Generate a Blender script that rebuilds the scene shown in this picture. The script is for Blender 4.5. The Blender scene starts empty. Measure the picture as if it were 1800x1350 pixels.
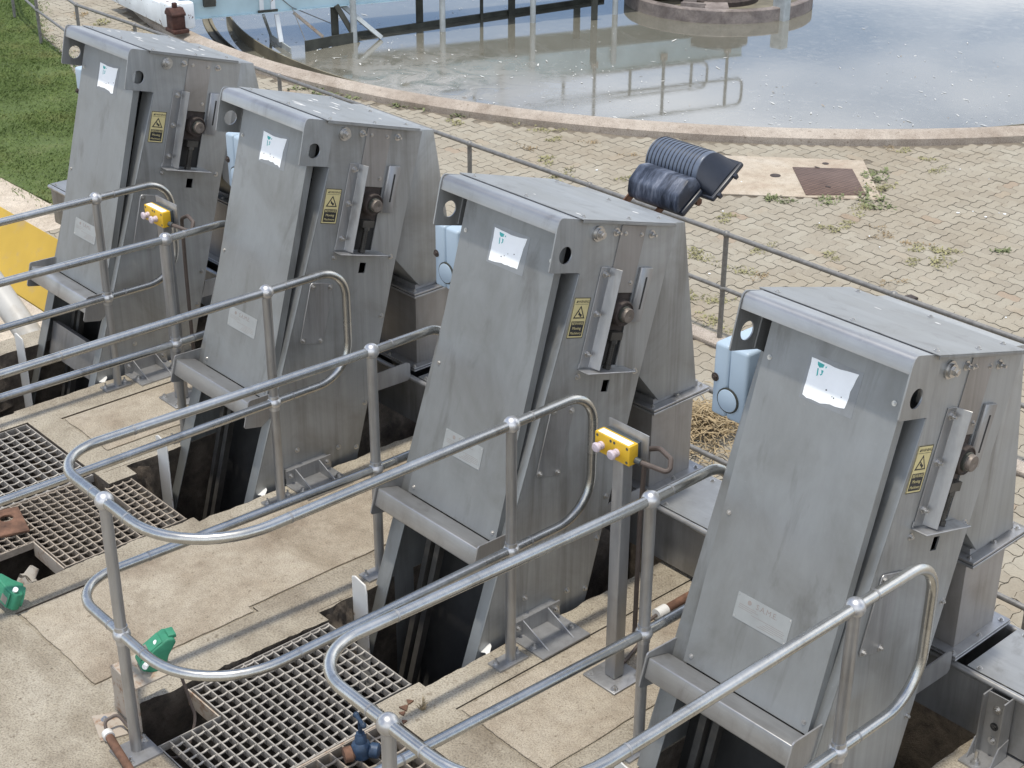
import bpy, bmesh, math, random
from mathutils import Vector, Matrix, noise
R = math.radians
rnd = random.Random(7)
scene = bpy.context.scene
COL = scene.collection

# ------------------------------------------------------------------ materials
def newmat(name):
    m = bpy.data.materials.new(name); m.use_nodes = True
    nt = m.node_tree; b = nt.nodes['Principled BSDF']
    return m, nt, b
def nd(nt, typ, **kw):
    n = nt.nodes.new(typ)
    for k, v in kw.items():
        if k.startswith('i_'): n.inputs[k[2:].replace('_', ' ')].default_value = v
        else: setattr(n, k, v)
    return n
def ramp(nt, src, stops):
    r = nt.nodes.new('ShaderNodeValToRGB'); e = r.color_ramp.elements
    while len(e) > 1: e.remove(e[-1])
    e[0].position, e[0].color = stops[0][0], (*stops[0][1], 1)
    for p, c in stops[1:]:
        x = e.new(p); x.color = (*c, 1)
    nt.links.new(src, r.inputs[0]); return r
def coords(nt, scale=(1, 1, 1), rot=(0, 0, 0), world=False):
    m = nt.nodes.new('ShaderNodeMapping'); m.inputs['Scale'].default_value = scale; m.inputs['Rotation'].default_value = rot
    if world:
        g = nt.nodes.new('ShaderNodeNewGeometry'); nt.links.new(g.outputs['Position'], m.inputs['Vector'])
    else:
        g = nt.nodes.new('ShaderNodeTexCoord'); oi = nt.nodes.new('ShaderNodeObjectInfo'); ad = nt.nodes.new('ShaderNodeVectorMath'); ad.operation = 'MULTIPLY_ADD'
        ad.inputs[1].default_value = (31, 47, 23); nt.links.new(oi.outputs['Random'], ad.inputs[0]); nt.links.new(g.outputs['Object'], ad.inputs[2])
        nt.links.new(ad.outputs[0], m.inputs['Vector'])
    return m.outputs[0]
def noise_n(nt, vec, scale, detail=4, rough=.6, dist=0):
    n = nd(nt, 'ShaderNodeTexNoise'); n.inputs['Scale'].default_value = scale; n.inputs['Detail'].default_value = detail
    n.inputs['Roughness'].default_value = rough; n.inputs['Distortion'].default_value = dist
    nt.links.new(vec, n.inputs['Vector']); return n.outputs['Fac']
def mixc(nt, fac, a, b, mode='MIX'):
    m = nt.nodes.new('ShaderNodeMix'); m.data_type = 'RGBA'; m.blend_type = mode
    if isinstance(fac, (int, float)): m.inputs[0].default_value = fac
    else: nt.links.new(fac, m.inputs[0])
    for s, v in ((6, a), (7, b)):
        if isinstance(v, tuple): m.inputs[s].default_value = (*v, 1) if len(v) == 3 else v
        else: nt.links.new(v, m.inputs[s])
    return m.outputs[2]
def bump(nt, b, h, strength=.3, dist=.01):
    n = nd(nt, 'ShaderNodeBump'); n.inputs['Strength'].default_value = strength; n.inputs['Distance'].default_value = dist
    nt.links.new(h, n.inputs['Height']); nt.links.new(n.outputs[0], b.inputs['Normal'])

def simple(name, col, rough=.5, metal=0, var=.12, scale=12, bumpy=0):
    m, nt, b = newmat(name)
    f = noise_n(nt, coords(nt), scale, 5, .65)
    r = ramp(nt, f, [(.3, tuple(c * (1 - var) for c in col)), (.7, tuple(min(1, c * (1 + var)) for c in col))])
    nt.links.new(r.outputs[0], b.inputs['Base Color'])
    b.inputs['Roughness'].default_value = rough; b.inputs['Metallic'].default_value = metal
    if bumpy: bump(nt, b, f, bumpy, .004)
    return m
TILT = math.atan(.28)
def steel(name, base=.42, tint=(1, 1, 1.01), rough=.42, metal=.9, streak=(22, 22, 1.2), amt=.16, rot=(0, 0, 0), stain=.35):
    m, nt, b = newmat(name)
    v = coords(nt, streak, rot)
    f1 = noise_n(nt, v, 1.0, 6, .7)
    v2 = coords(nt)
    f2 = noise_n(nt, v2, 3.2, 5, .62, .6)
    f3 = noise_n(nt, v2, 90, 2, .5)
    lo = tuple(base * (1 - amt) * t for t in tint); hi = tuple(base * (1 + amt) * t for t in tint)
    c1 = ramp(nt, f1, [(.32, lo), (.68, hi)]).outputs[0]
    mott = ramp(nt, f2, [(.3, (.74, .72, .69)), (.52, (1, 1, 1)), (.72, (1.12, 1.13, 1.15))]).outputs[0]
    c2 = mixc(nt, stain * 2, c1, mott, 'MULTIPLY')
    spk = ramp(nt, f3, [(.70, (1, 1, 1)), (.78, (1.22, 1.2, 1.16))]).outputs[0]
    c3 = mixc(nt, .5, c2, spk, 'MULTIPLY')
    oi = nt.nodes.new('ShaderNodeObjectInfo'); tv = nt.nodes.new('ShaderNodeMapRange'); tv.inputs['To Min'].default_value = .91; tv.inputs['To Max'].default_value = 1.09; nt.links.new(oi.outputs['Random'], tv.inputs['Value'])
    cbn = nt.nodes.new('ShaderNodeCombineColor')
    for i_ in range(3): nt.links.new(tv.outputs[0], cbn.inputs[i_])
    c3 = mixc(nt, 1.0, c3, cbn.outputs[0], 'MULTIPLY')
    dr = ramp(nt, noise_n(nt, coords(nt, (9, 9, .55), rot), 1.0, 5, .65, .5), [(.30, (.70, .68, .66)), (.44, (1, 1, 1)), (.66, (1, 1, 1)), (.78, (1.14, 1.14, 1.15))]).outputs[0]
    c3 = mixc(nt, min(1, stain * 2.2), c3, dr, 'MULTIPLY')
    nt.links.new(c3, b.inputs['Base Color'])
    rr = nd(nt, 'ShaderNodeMapRange'); rr.inputs['To Min'].default_value = rough - .09; rr.inputs['To Max'].default_value = rough + .12
    nt.links.new(f2, rr.inputs['Value']); nt.links.new(rr.outputs[0], b.inputs['Roughness'])
    b.inputs['Metallic'].default_value = metal
    bump(nt, b, f1, .04, .002)
    return m
def concrete(name, c0, c1, c2, sc=1.0, bumpy=.35, bd=.006):
    m, nt, b = newmat(name)
    v = coords(nt, world=True)
    big = noise_n(nt, v, 1.7 * sc, 6, .62, .4); med = noise_n(nt, v, 11 * sc, 5, .7); fine = noise_n(nt, v, 130 * sc, 3, .6)
    a = ramp(nt, big, [(.33, c0), (.5, c1), (.68, c2)]).outputs[0]
    k = ramp(nt, med, [(.3, (.74, .72, .70)), (.55, (1, 1, 1)), (.75, (1.1, 1.09, 1.07))]).outputs[0]
    a = mixc(nt, .75, a, k, 'MULTIPLY')
    k2 = ramp(nt, fine, [(.34, (.55, .52, .5)), (.5, (1, 1, 1)), (.66, (1.25, 1.23, 1.2))]).outputs[0]
    a = mixc(nt, .75, a, k2, 'MULTIPLY')
    dk_ = ramp(nt, noise_n(nt, v, .8 * sc, 6, .7, 1.2), [(.34, (.70, .67, .63)), (.47, (1, 1, 1))]).outputs[0]
    a = mixc(nt, .8, a, dk_, 'MULTIPLY')
    pits = ramp(nt, noise_n(nt, v, 34 * sc, 2, .5), [(.27, (.5, .46, .42)), (.36, (1, 1, 1))]).outputs[0]
    a = mixc(nt, .7, a, pits, 'MULTIPLY')
    nt.links.new(a, b.inputs['Base Color']); b.inputs['Roughness'].default_value = .92
    s = nd(nt, 'ShaderNodeMath', operation='ADD'); nt.links.new(med, s.inputs[0]); nt.links.new(fine, s.inputs[1])
    bump(nt, b, s.outputs[0], bumpy, bd)
    return m
def painted(name, col, rust=(.16, .07, .035), amount=.62, rough=.5, scale=5, soft=.04):
    m, nt, b = newmat(name)
    v = coords(nt)
    f = noise_n(nt, v, scale, 6, .72); g = noise_n(nt, v, 2.2, 3)
    base = ramp(nt, g, [(.3, tuple(c * .85 for c in col)), (.7, tuple(min(1, c * 1.1) for c in col))]).outputs[0]
    k = ramp(nt, f, [(amount, (0, 0, 0)), (amount + soft, (1, 1, 1))]).outputs[0]
    nt.links.new(mixc(nt, k, base, rust), b.inputs['Base Color'])
    b.inputs['Roughness'].default_value = rough
    bump(nt, b, f, .15, .003)
    return m

M = {}
M['panel'] = steel('steel_cover', .255, (.985, 1.015, 1.005), .46, .55, (20, 20, .7), .05, (TILT, 0, 0), .34)
M['side'] = steel('steel_side', .31, (.985, 1.01, 1.005), .40, .5, (34, 34, .8), .10, (TILT, 0, 0), .42)
M['lid'] = steel('steel_lid', .285, (.985, 1.01, 1.01), .42, .6, (1.5, 16, 16), .10, (0, 0, 0), .35)
M['hood'] = steel('steel_hood', .38, (1, 1, .99), .38, .75, (1.5, 20, 20), .10, (0, 0, 0), .30)
M['bright'] = steel('steel_bracket', .34, (1, 1, 1), .36, .62, (20, 20, 2), .14, (TILT, 0, 0), .35)
M['warm'] = steel('steel_warm', .29, (1.05, 1.0, .95), .42, .5, (30, 30, .8), .09, (TILT, 0, 0), .4)  # warm tint paints in the access plate's brownish reflection; duct and chute share it
M['dull'] = steel('steel_dull', .30, (1, .99, .97), .5, .7, (18, 18, 1.5), .15, (TILT, 0, 0), .5)
M['tube'] = steel('galvanised_tube', .50, (1.03, 1.02, .96), .25, .92, (60, 60, 60), .10, (0, 0, 0), .38)
M['post'] = steel('galvanised_post', .36, (1, .99, .97), .40, .75, (40, 40, 3), .14, (0, 0, 0), .35)
M['ball'] = steel('galvanised_ball', .52, (1, 1, 1), .33, .8, (30, 30, 30), .08, (0, 0, 0), .3)
M['bolt'] = simple('zinc_bolt', (.52, .51, .49), .3, .9, .2, 60)
M['oldrail'] = simple('weathered_rail', (.20, .195, .185), .55, .5, .25, 22, .1)
M['grate'] = simple('galvanised_grating', (.33, .305, .27), .6, .25, .25, 24, .1)
M['gratewarm'] = simple('dusty_grating', (.30, .255, .205), .7, .25, .3, 20, .2)
M['shaft'] = simple('worn_shaft_steel', (.17, .145, .125), .5, .4, .25, 30)
M['sand'] = concrete('joint_fill', (.20, .155, .11), (.25, .20, .145), (.30, .245, .18), 3, .5, .01)
M['dark'] = simple('dark_interior', (.026, .025, .023), .8, 0, .4, 6)  # near-black colour puts shade into machine interiors, the bearing recess and guard slot
M['darkmetal'] = simple('dark_guide_steel', (.075, .07, .062), .55, .5, .4, 9)
M['deck'] = concrete('deck_concrete', (.255, .218, .165), (.36, .320, .250), (.43, .390, .315), 1.0, .8, .014)
M['slab'] = concrete('cover_slab_concrete', (.265, .215, .158), (.362, .312, .240), (.428, .38, .302), 1.4, .7, .012)
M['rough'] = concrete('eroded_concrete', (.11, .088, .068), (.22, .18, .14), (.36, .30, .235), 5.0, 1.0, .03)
M['path'] = concrete('path_concrete', (.42, .36, .29), (.48, .42, .34), (.54, .48, .40), .9)
M['kerb'] = concrete('kerb_concrete', (.32, .272, .225), (.38, .332, .28), (.42, .375, .32), .8, .25)
M['wellc'] = concrete('well_concrete', (.12, .10, .09), (.22, .19, .175), (.32, .28, .25), 1.6)
M['hatchslab'] = concrete('hatch_slab_concrete', (.36, .29, .22), (.42, .36, .28), (.46, .41, .335), 1.2, .2)
M['yellow'] = painted('yellow_paint', (.47, .31, .04), (.36, .26, .13), .54, .6, 5, .2)
M['boxyellow'] = painted('yellow_plastic', (.68, .42, .025), (.34, .24, .08), .60, .5, 26, .14)
M['blue'] = painted('pale_blue_paint', (.38, .475, .56), (.24, .07, .06), .72, .42, 6)
M['bridgeblue'] = painted('bridge_blue_paint', (.45, .60, .65), (.36, .5, .56), .7, .5, 1.5)
M['whitepaint'] = painted('white_chipped_paint', (.74, .78, .80), (.13, .055, .03), .60, .55, 7)
M['rust'] = simple('rusty_steel', (.13, .068, .042), .85, .1, .55, 16, .5)
M['rustdark'] = simple('dark_rusty_steel', (.055, .042, .036), .75, .2, .5, 14, .4)
M['rustlight'] = painted('rusted_galvanised', (.40, .345, .28), (.22, .12, .065), .50, .75, 22, .18)
M['paper'] = simple('white_sticker', (.90, .92, .92), .45, 0, .03, 20)
M['teal'] = simple('teal_print', (.06, .42, .40), .5, 0, .2, 60)
M['plate'] = simple('name_plate', (.37, .385, .385), .42, .45, .10, 9)
M['plateink'] = simple('engraved_ink', (.27, .24, .22), .6, 0, .1, 10)
M['gold'] = simple('warning_yellow', (.56, .48, .24), .5, 0, .07, 30)
M['ink'] = simple('black_ink', (.018, .018, .02), .5, 0, .1, 30)
M['lilac'] = simple('lilac_button', (.52, .45, .49), .4, 0, .06, 30)
M['greybox'] = simple('grey_plastic', (.05, .06, .065), .5, 0, .1, 20)
M['cable'] = simple('dark_cable', (.085, .065, .055), .6, 0, .2, 20)
M['pvc'] = painted('white_pvc', (.43, .42, .39), (.30, .26, .20), .52, .5, 4, .25)
M['rag'] = painted('dirty_rag', (.40, .37, .32), (.16, .10, .06), .47, .9, 16, .2)
M['motorrust'] = simple('dark_red_rust', (.062, .026, .019), .8, .1, .5, 12, .4)
M['seal'] = painted('white_seal_plastic', (.62, .61, .58), (.33, .24, .16), .60, .5, 6)
M['green'] = simple('green_plastic', (.030, .205, .115), .6, 0, .16, 25, .05)
M['screen'] = simple('grey_display', (.22, .20, .17), .3, 0, .05, 20)
M['tapblue'] = simple('dark_blue_paint', (.022, .045, .085), .5, .1, .45, 25, .3)
M['lampblack'] = simple('black_lamp_plastic', (.016, .02, .03), .38, 0, .3, 8)
M['glassd'] = simple('lamp_glass', (.05, .06, .07), .1, 0, .1, 8)
M['beam'] = simple('algae_dark_steel', (.05, .052, .042), .7, .1, .5, 5, .3)
M['hang'] = simple('hanger_grey', (.42, .45, .45), .5, .3, .25, 5)
M['baffle'] = simple('weathered_baffle', (.14, .125, .085), .75, 0, .45, 2.2, .3)
M['weed'] = simple('dry_weed', (.25, .235, .115), .9, 0, .45, 7)
M['weedg'] = simple('green_weed', (.150, .170, .078), .9, 0, .4, 7)
M['weedb'] = simple('brown_weed', (.28, .21, .12), .9, 0, .35, 7)
M['straw'] = simple('dry_straw', (.36, .28, .165), .9, 0, .45, 13)
M['scum'] = simple('floating_scum', (.56, .56, .53), .8, 0, .25, 3)
M['leafscum'] = simple('floating_leaf', (.30, .20, .08), .8, 0, .4, 20)
# lamp top bleached patches
def lampmat():
    m, nt, b = newmat('bleached_lamp_cover')
    v = coords(nt, (16, 4, 4)); f = noise_n(nt, v, 1, 5, .7)
    c = ramp(nt, f, [(.46, (.012, .017, .030)), (.58, (.07, .085, .12)), (.74, (.25, .27, .32))]).outputs[0]
    nt.links.new(c, b.inputs['Base Color']); b.inputs['Roughness'].default_value = .5
    return m
M['lamptop'] = lampmat()
M['lampbody'] = simple('faded_lamp_body', (.105, .128, .17), .38, 0, .22, 5)
def hatchmat():
    m, nt, b = newmat('chequer_plate')
    v = coords(nt, (1, 1, 1), (0, 0, R(45)))
    ck = nd(nt, 'ShaderNodeTexChecker'); ck.inputs['Scale'].default_value = 26
    nt.links.new(v, ck.inputs[0]); f = noise_n(nt, v, 6, 4)
    c = ramp(nt, f, [(.3, (.085, .050, .034)), (.7, (.130, .082, .060))]).outputs[0]
    c = mixc(nt, .35, c, ck.outputs[0], 'SOFT_LIGHT')
    nt.links.new(c, b.inputs['Base Color']); b.inputs['Roughness'].default_value = .6; b.inputs['Metallic'].default_value = .2
    bump(nt, b, ck.outputs[1], .4, .004); return m
M['hatch'] = hatchmat()
def pavermat():
    m, nt, b = newmat('paver_concrete')
    at = nd(nt, 'ShaderNodeAttribute'); at.attribute_name = 'shade'
    v = coords(nt, world=True)
    c = ramp(nt, at.outputs['Fac'], [(0, (.275, .246, .193)), (.45, (.300, .270, .212)), (.93, (.320, .292, .232)), (.985, (.31, .265, .20)), (1, (.29, .23, .17))]).outputs[0]
    big = noise_n(nt, v, .55, 5, .6); fine = noise_n(nt, v, 60, 4, .7); med = noise_n(nt, v, 4, 5, .7)
    k = ramp(nt, big, [(.35, (.88, .84, .79)), (.55, (1, 1, 1)), (.72, (1.06, 1.06, 1.06))]).outputs[0]
    c = mixc(nt, .8, c, k, 'MULTIPLY')
    k = ramp(nt, med, [(.28, (.80, .74, .68)), (.46, (1, 1, 1))]).outputs[0]
    c = mixc(nt, .6, c, k, 'MULTIPLY')
    k = ramp(nt, fine, [(.3, (.8, .8, .8)), (.6, (1.05, 1.05, 1.05))]).outputs[0]
    c = mixc(nt, .6, c, k, 'MULTIPLY')
    nt.links.new(c, b.inputs['Base Color']); b.inputs['Roughness'].default_value = .95
    bump(nt, b, fine, .3, .004); return m
M['paver'] = pavermat()
M['joint'] = concrete('joint_sand', (.15, .13, .10), (.185, .16, .122), (.22, .19, .15), 2)
M['soil'] = concrete('yard_ground', (.30, .25, .19), (.36, .31, .245), (.40, .35, .29), .4)
def grassground():
    m, nt, b = newmat('lawn_ground')
    v = coords(nt, world=True)
    f = noise_n(nt, v, 1.3, 5, .65); g = noise_n(nt, v, 30, 4, .7)
    c = ramp(nt, f, [(.3, (.062, .090, .028)), (.55, (.085, .125, .034)), (.75, (.13, .15, .058))]).outputs[0]
    k = ramp(nt, g, [(.3, (.6, .6, .6)), (.65, (1.25, 1.2, 1.1))]).outputs[0]
    nt.links.new(mixc(nt, .7, c, k, 'MULTIPLY'), b.inputs['Base Color']); b.inputs['Roughness'].default_value = 1
    bump(nt, b, g, .8, .03); return m
M['lawn'] = grassground()
def blademat():
    m, nt, b = newmat('grass_blade')
    v = coords(nt, world=True)
    f = noise_n(nt, v, 1.6, 4, .6); g = noise_n(nt, v, 45, 2, .5)
    c = ramp(nt, f, [(.3, (.085, .130, .034)), (.55, (.118, .168, .044)), (.75, (.19, .20, .075))]).outputs[0]
    k = ramp(nt, g, [(.3, (.65, .7, .6)), (.7, (1.35, 1.3, 1.2))]).outputs[0]
    nt.links.new(mixc(nt, .8, c, k, 'MULTIPLY'), b.inputs['Base Color']); b.inputs['Roughness'].default_value = .8
    return m
M['blade'] = blademat()
def watermat():
    m, nt, b = newmat('tank_water')
    v = coords(nt, world=True)
    f = noise_n(nt, v, .5, 5, .6); g = noise_n(nt, v, 7, 5, .75, .8)
    c = ramp(nt, f, [(.3, (.130, .126, .100)), (.7, (.158, .152, .124))]).outputs[0]
    film = ramp(nt, g, [(.52, (0, 0, 0)), (.78, (.30, .30, .30))]).outputs[0]
    c = mixc(nt, film, c, (.34, .33, .29))
    b.inputs['IOR'].default_value = 2.0; b.inputs['Specular IOR Level'].default_value = .85
    rr = ramp(nt, g, [(.5, (.045,) * 3), (.8, (.12,) * 3)]).outputs[0]
    # the scummy film that gathers by the kerb near the bridge
    ds = nt.nodes.new('ShaderNodeVectorMath'); ds.operation = 'DISTANCE'; ds.inputs[1].default_value = (-6.4, 8.6, -1.95); nt.links.new(v, ds.inputs[0])
    mr = nt.nodes.new('ShaderNodeMapRange'); mr.inputs['From Min'].default_value = 2.6; mr.inputs['From Max'].default_value = .4; nt.links.new(ds.outputs['Value'], mr.inputs['Value'])
    g2 = noise_n(nt, v, 2.2, 6, .7, 1.0); fm = ramp(nt, g2, [(.38, (0, 0, 0)), (.56, (1, 1, 1))])
    mm = nt.nodes.new('ShaderNodeMath'); mm.operation = 'MULTIPLY'; nt.links.new(mr.outputs[0], mm.inputs[0]); nt.links.new(fm.outputs[0], mm.inputs[1])
    nt.links.new(mixc(nt, mm.outputs[0], c, (.27, .25, .21)), b.inputs['Base Color'])
    ra = nt.nodes.new('ShaderNodeMath'); ra.operation = 'MULTIPLY_ADD'; ra.inputs[1].default_value = .25; nt.links.new(mm.outputs[0], ra.inputs[0]); nt.links.new(rr, ra.inputs[2])
    nt.links.new(ra.outputs[0], b.inputs['Roughness'])
    h = noise_n(nt, v, 5, 4, .6); bump(nt, b, h, .03, .01)
    return m
M['water'] = watermat()
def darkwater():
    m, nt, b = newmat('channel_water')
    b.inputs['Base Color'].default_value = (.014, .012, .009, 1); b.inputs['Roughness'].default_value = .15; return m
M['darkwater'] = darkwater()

# ------------------------------------------------------------------ mesh builder
def ident(a, b, c): return Vector((a, b, c))
SN, CN = math.sin(TILT), math.cos(TILT)
def L(x, s, n): return Vector((x, -.287 + s * SN + n * CN, .412 + s * CN - n * SN))   # along the inclined machine: x across, s up the slope, n to the back
class MB:
    def __init__(s): s.bm = bmesh.new()
    def box(s, lo, hi, xf=ident):
        vs = [s.bm.verts.new(xf(*(hi[i] if (k >> i) & 1 else lo[i] for i in range(3)))) for k in range(8)]
        for f in ((0, 2, 3, 1), (4, 5, 7, 6), (0, 1, 5, 4), (2, 6, 7, 3), (0, 4, 6, 2), (1, 3, 7, 5)): s.bm.faces.new([vs[i] for i in f])
        return s
    def prism(s, poly, a, b, xf):            # poly 2D (u,v); extruded w from a to b; xf(u,v,w)
        A = [s.bm.verts.new(xf(u, v, a)) for u, v in poly]; B = [s.bm.verts.new(xf(u, v, b)) for u, v in poly]
        n = len(poly); s.bm.faces.new(A); s.bm.faces.new(B[::-1])
        for i in range(n): s.bm.faces.new([A[i], B[i], B[(i + 1) % n], A[(i + 1) % n]])
        return s
    def holed(s, outer, holes, a, b, xf):
        for w in (a, b):
            es = []
            for loop in [outer] + holes:
                vs = [s.bm.verts.new(xf(u, v, w)) for u, v in loop]
                es += [s.bm.edges.new((vs[i], vs[(i + 1) % len(vs)])) for i in range(len(vs))]
            bmesh.ops.triangle_fill(s.bm, edges=es, use_beauty=True)
        for loop in [outer] + holes:
            for i in range(len(loop)):
                p, q = loop[i], loop[(i + 1) % len(loop)]
                s.bm.faces.new([s.bm.verts.new(xf(*p, a)), s.bm.verts.new(xf(*q, a)), s.bm.verts.new(xf(*q, b)), s.bm.verts.new(xf(*p, b))])
        bmesh.ops.remove_doubles(s.bm, verts=s.bm.verts, dist=1e-6)
        return s
    def tube(s, pts, r, seg=12, closed=False, caps=True, flat=1.0):
        pts = [Vector(p) for p in pts]; n = len(pts); rings = []
        up = None
        for i, p in enumerate(pts):
            if closed: t = pts[(i + 1) % n] - pts[i - 1]
            else: t = pts[min(i + 1, n - 1)] - pts[max(i - 1, 0)]
            t.normalize()
            if up is None:
                up = Vector((0, 0, 1)) if abs(t.z) < .9 else Vector((1, 0, 0))
            u = (up - t * up.dot(t)).normalized(); w = t.cross(u); up = u
            rr = r[i] if isinstance(r, (list, tuple)) else r
            rings.append([s.bm.verts.new(p + (u * math.cos(2 * math.pi * k / seg) + w * math.sin(2 * math.pi * k / seg) * flat) * rr) for k in range(seg)])
        for i in range(n if closed else n - 1):
            a, b = rings[i], rings[(i + 1) % n]
            for k in range(seg): s.bm.faces.new([a[k], a[(k + 1) % seg], b[(k + 1) % seg], b[k]])
        if caps and not closed: s.bm.faces.new(rings[0][::-1]); s.bm.faces.new(rings[-1])
        return s
    def cyl(s, p0, p1, r, seg=16, r1=None): return s.tube([p0, p1], [r, r if r1 is None else r1], seg)
    def ball(s, c, r, seg=20, squash=(1, 1, 1)):
        bmesh.ops.create_uvsphere(s.bm, u_segments=seg, v_segments=seg // 2 + 2, radius=r, matrix=Matrix.Translation(c) @ Matrix.Diagonal((*squash, 1)))
        return s
    def lathe(s, prof, c=(0, 0, 0), seg=24, axis=None):  # prof (r,z)
        c = Vector(c); q = axis.to_track_quat('Z', 'Y').to_matrix() if axis else Matrix.Identity(3)
        rings = [[s.bm.verts.new(c + q @ Vector((r * math.cos(2 * math.pi * k / seg), r * math.sin(2 * math.pi * k / seg), z))) for k in range(seg)] for r, z in prof]
        for a, b in zip(rings, rings[1:]):
            for k in range(seg): s.bm.faces.new([a[k], a[(k + 1) % seg], b[(k + 1) % seg], b[k]])
        if prof[0][0] > 1e-5: s.bm.faces.new(rings[0][::-1])
        if prof[-1][0] > 1e-5: s.bm.faces.new(rings[-1])
        return s
    def hexbolt(s, p, axis, r=.008, h=.007, washer=True):
        a = Vector(axis).normalized(); p = Vector(p)
        if washer: s.cyl(p, p + a * .002, r * 1.55, 12)
        s.cyl(p + a * .002, p + a * (.002 + h), r, 6)
        s.cyl(p + a * (.002 + h), p + a * (.002 + h * 1.6), r * .5, 8); return s
    def build(s, name, m, parent=None, bevel=0, smooth=True, segs=2, sharp=35):
        bm = s.bm
        bmesh.ops.recalc_face_normals(bm, faces=bm.faces)
        if bevel:
            bm.edges.ensure_lookup_table()
            es = [e for e in bm.edges if len(e.link_faces) == 2 and e.calc_face_angle(0) > R(40)]
            bmesh.ops.bevel(bm, geom=es, offset=bevel, segments=segs, affect='EDGES', clamp_overlap=True, profile=.5)
        me = bpy.data.meshes.new(name); bm.to_mesh(me); bm.free()
        if smooth:
            me.polygons.foreach_set('use_smooth', [True] * len(me.polygons)); me.set_sharp_from_angle(angle=R(sharp))
        if m: me.materials.append(M[m] if isinstance(m, str) else m)
        o = bpy.data.objects.new(name, me); COL.objects.link(o)
        if parent: o.parent = parent
        return o
def tag(o, label=None, cat=None, group=None, kind=None):
    if label: o['label'] = label
    if cat: o['category'] = cat
    if group: o['group'] = group
    if kind: o['kind'] = kind
    return o
def empty(name, loc=(0, 0, 0), rz=0, **kw):
    o = bpy.data.objects.new(name, None); o.empty_display_size = .2; COL.objects.link(o)
    o.location = loc; o.rotation_euler = (0, 0, rz); return tag(o, **kw)
def copy_tree(o, parent=None):
    c = o.copy(); COL.objects.link(c)
    if parent: c.parent = parent
    for ch in list(o.children): copy_tree(ch, c)
    return c
def circle(cx, cy, r, n=28): return [(cx + r * math.cos(2 * math.pi * k / n), cy + r * math.sin(2 * math.pi * k / n)) for k in range(n)]
def rect(a, b, c, d): return [(a, b), (c, b), (c, d), (a, d)]
def fillet(pts, rads, n=9, closed=False):
    pts = [Vector(p) for p in pts]; out = []
    N = len(pts)
    for i, p in enumerate(pts):
        r = rads[i] if isinstance(rads, (list, tuple)) else rads
        if (not closed and i in (0, N - 1)) or r == 0: out.append(p); continue
        a = (pts[i - 1] - p).normalized(); b = (pts[(i + 1) % N] - p).normalized()
        ang = a.angle(b); d = r / math.tan(ang / 2)
        c = p + (a + b).normalized() * (r / math.sin(ang / 2))
        s0 = p + a * d - c; s1 = p + b * d - c
        tot = s0.angle(s1); ax = s0.cross(s1).normalized()
        for k in range(n + 1): out.append(c + Matrix.Rotation(tot * k / n, 3, ax) @ s0)
    return out
def text(body, size, m, name, parent, right, up, origin, depth=.0006, align='CENTER'):
    cu = bpy.data.curves.new('t', 'FONT'); cu.body = body; cu.size = size; cu.align_x = align; cu.align_y = 'CENTER'; cu.extrude = depth; cu.resolution_u = 3
    o = bpy.data.objects.new('t', cu); COL.objects.link(o)
    dg = bpy.context.evaluated_depsgraph_get(); me = bpy.data.meshes.new_from_object(o.evaluated_get(dg))
    right = Vector(right).normalized(); up = Vector(up).normalized(); nn = right.cross(up)
    me.transform(Matrix((( right.x, up.x, nn.x, origin[0]), (right.y, up.y, nn.y, origin[1]), (right.z, up.z, nn.z, origin[2]), (0, 0, 0, 1))))
    bpy.data.objects.remove(o); bpy.data.curves.remove(cu)
    me.name = name; me.materials.clear(); me.materials.append(M[m])
    r = bpy.data.objects.new(name, me); COL.objects.link(r); r.parent = parent; return r

ES = Vector((0, SN, CN)); EN = Vector((0, CN, -SN)); EX = Vector((1, 0, 0))
MO = [(1.506, .036), (2.990, .007), (4.530, -.017), (5.998, -.027)]
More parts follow.
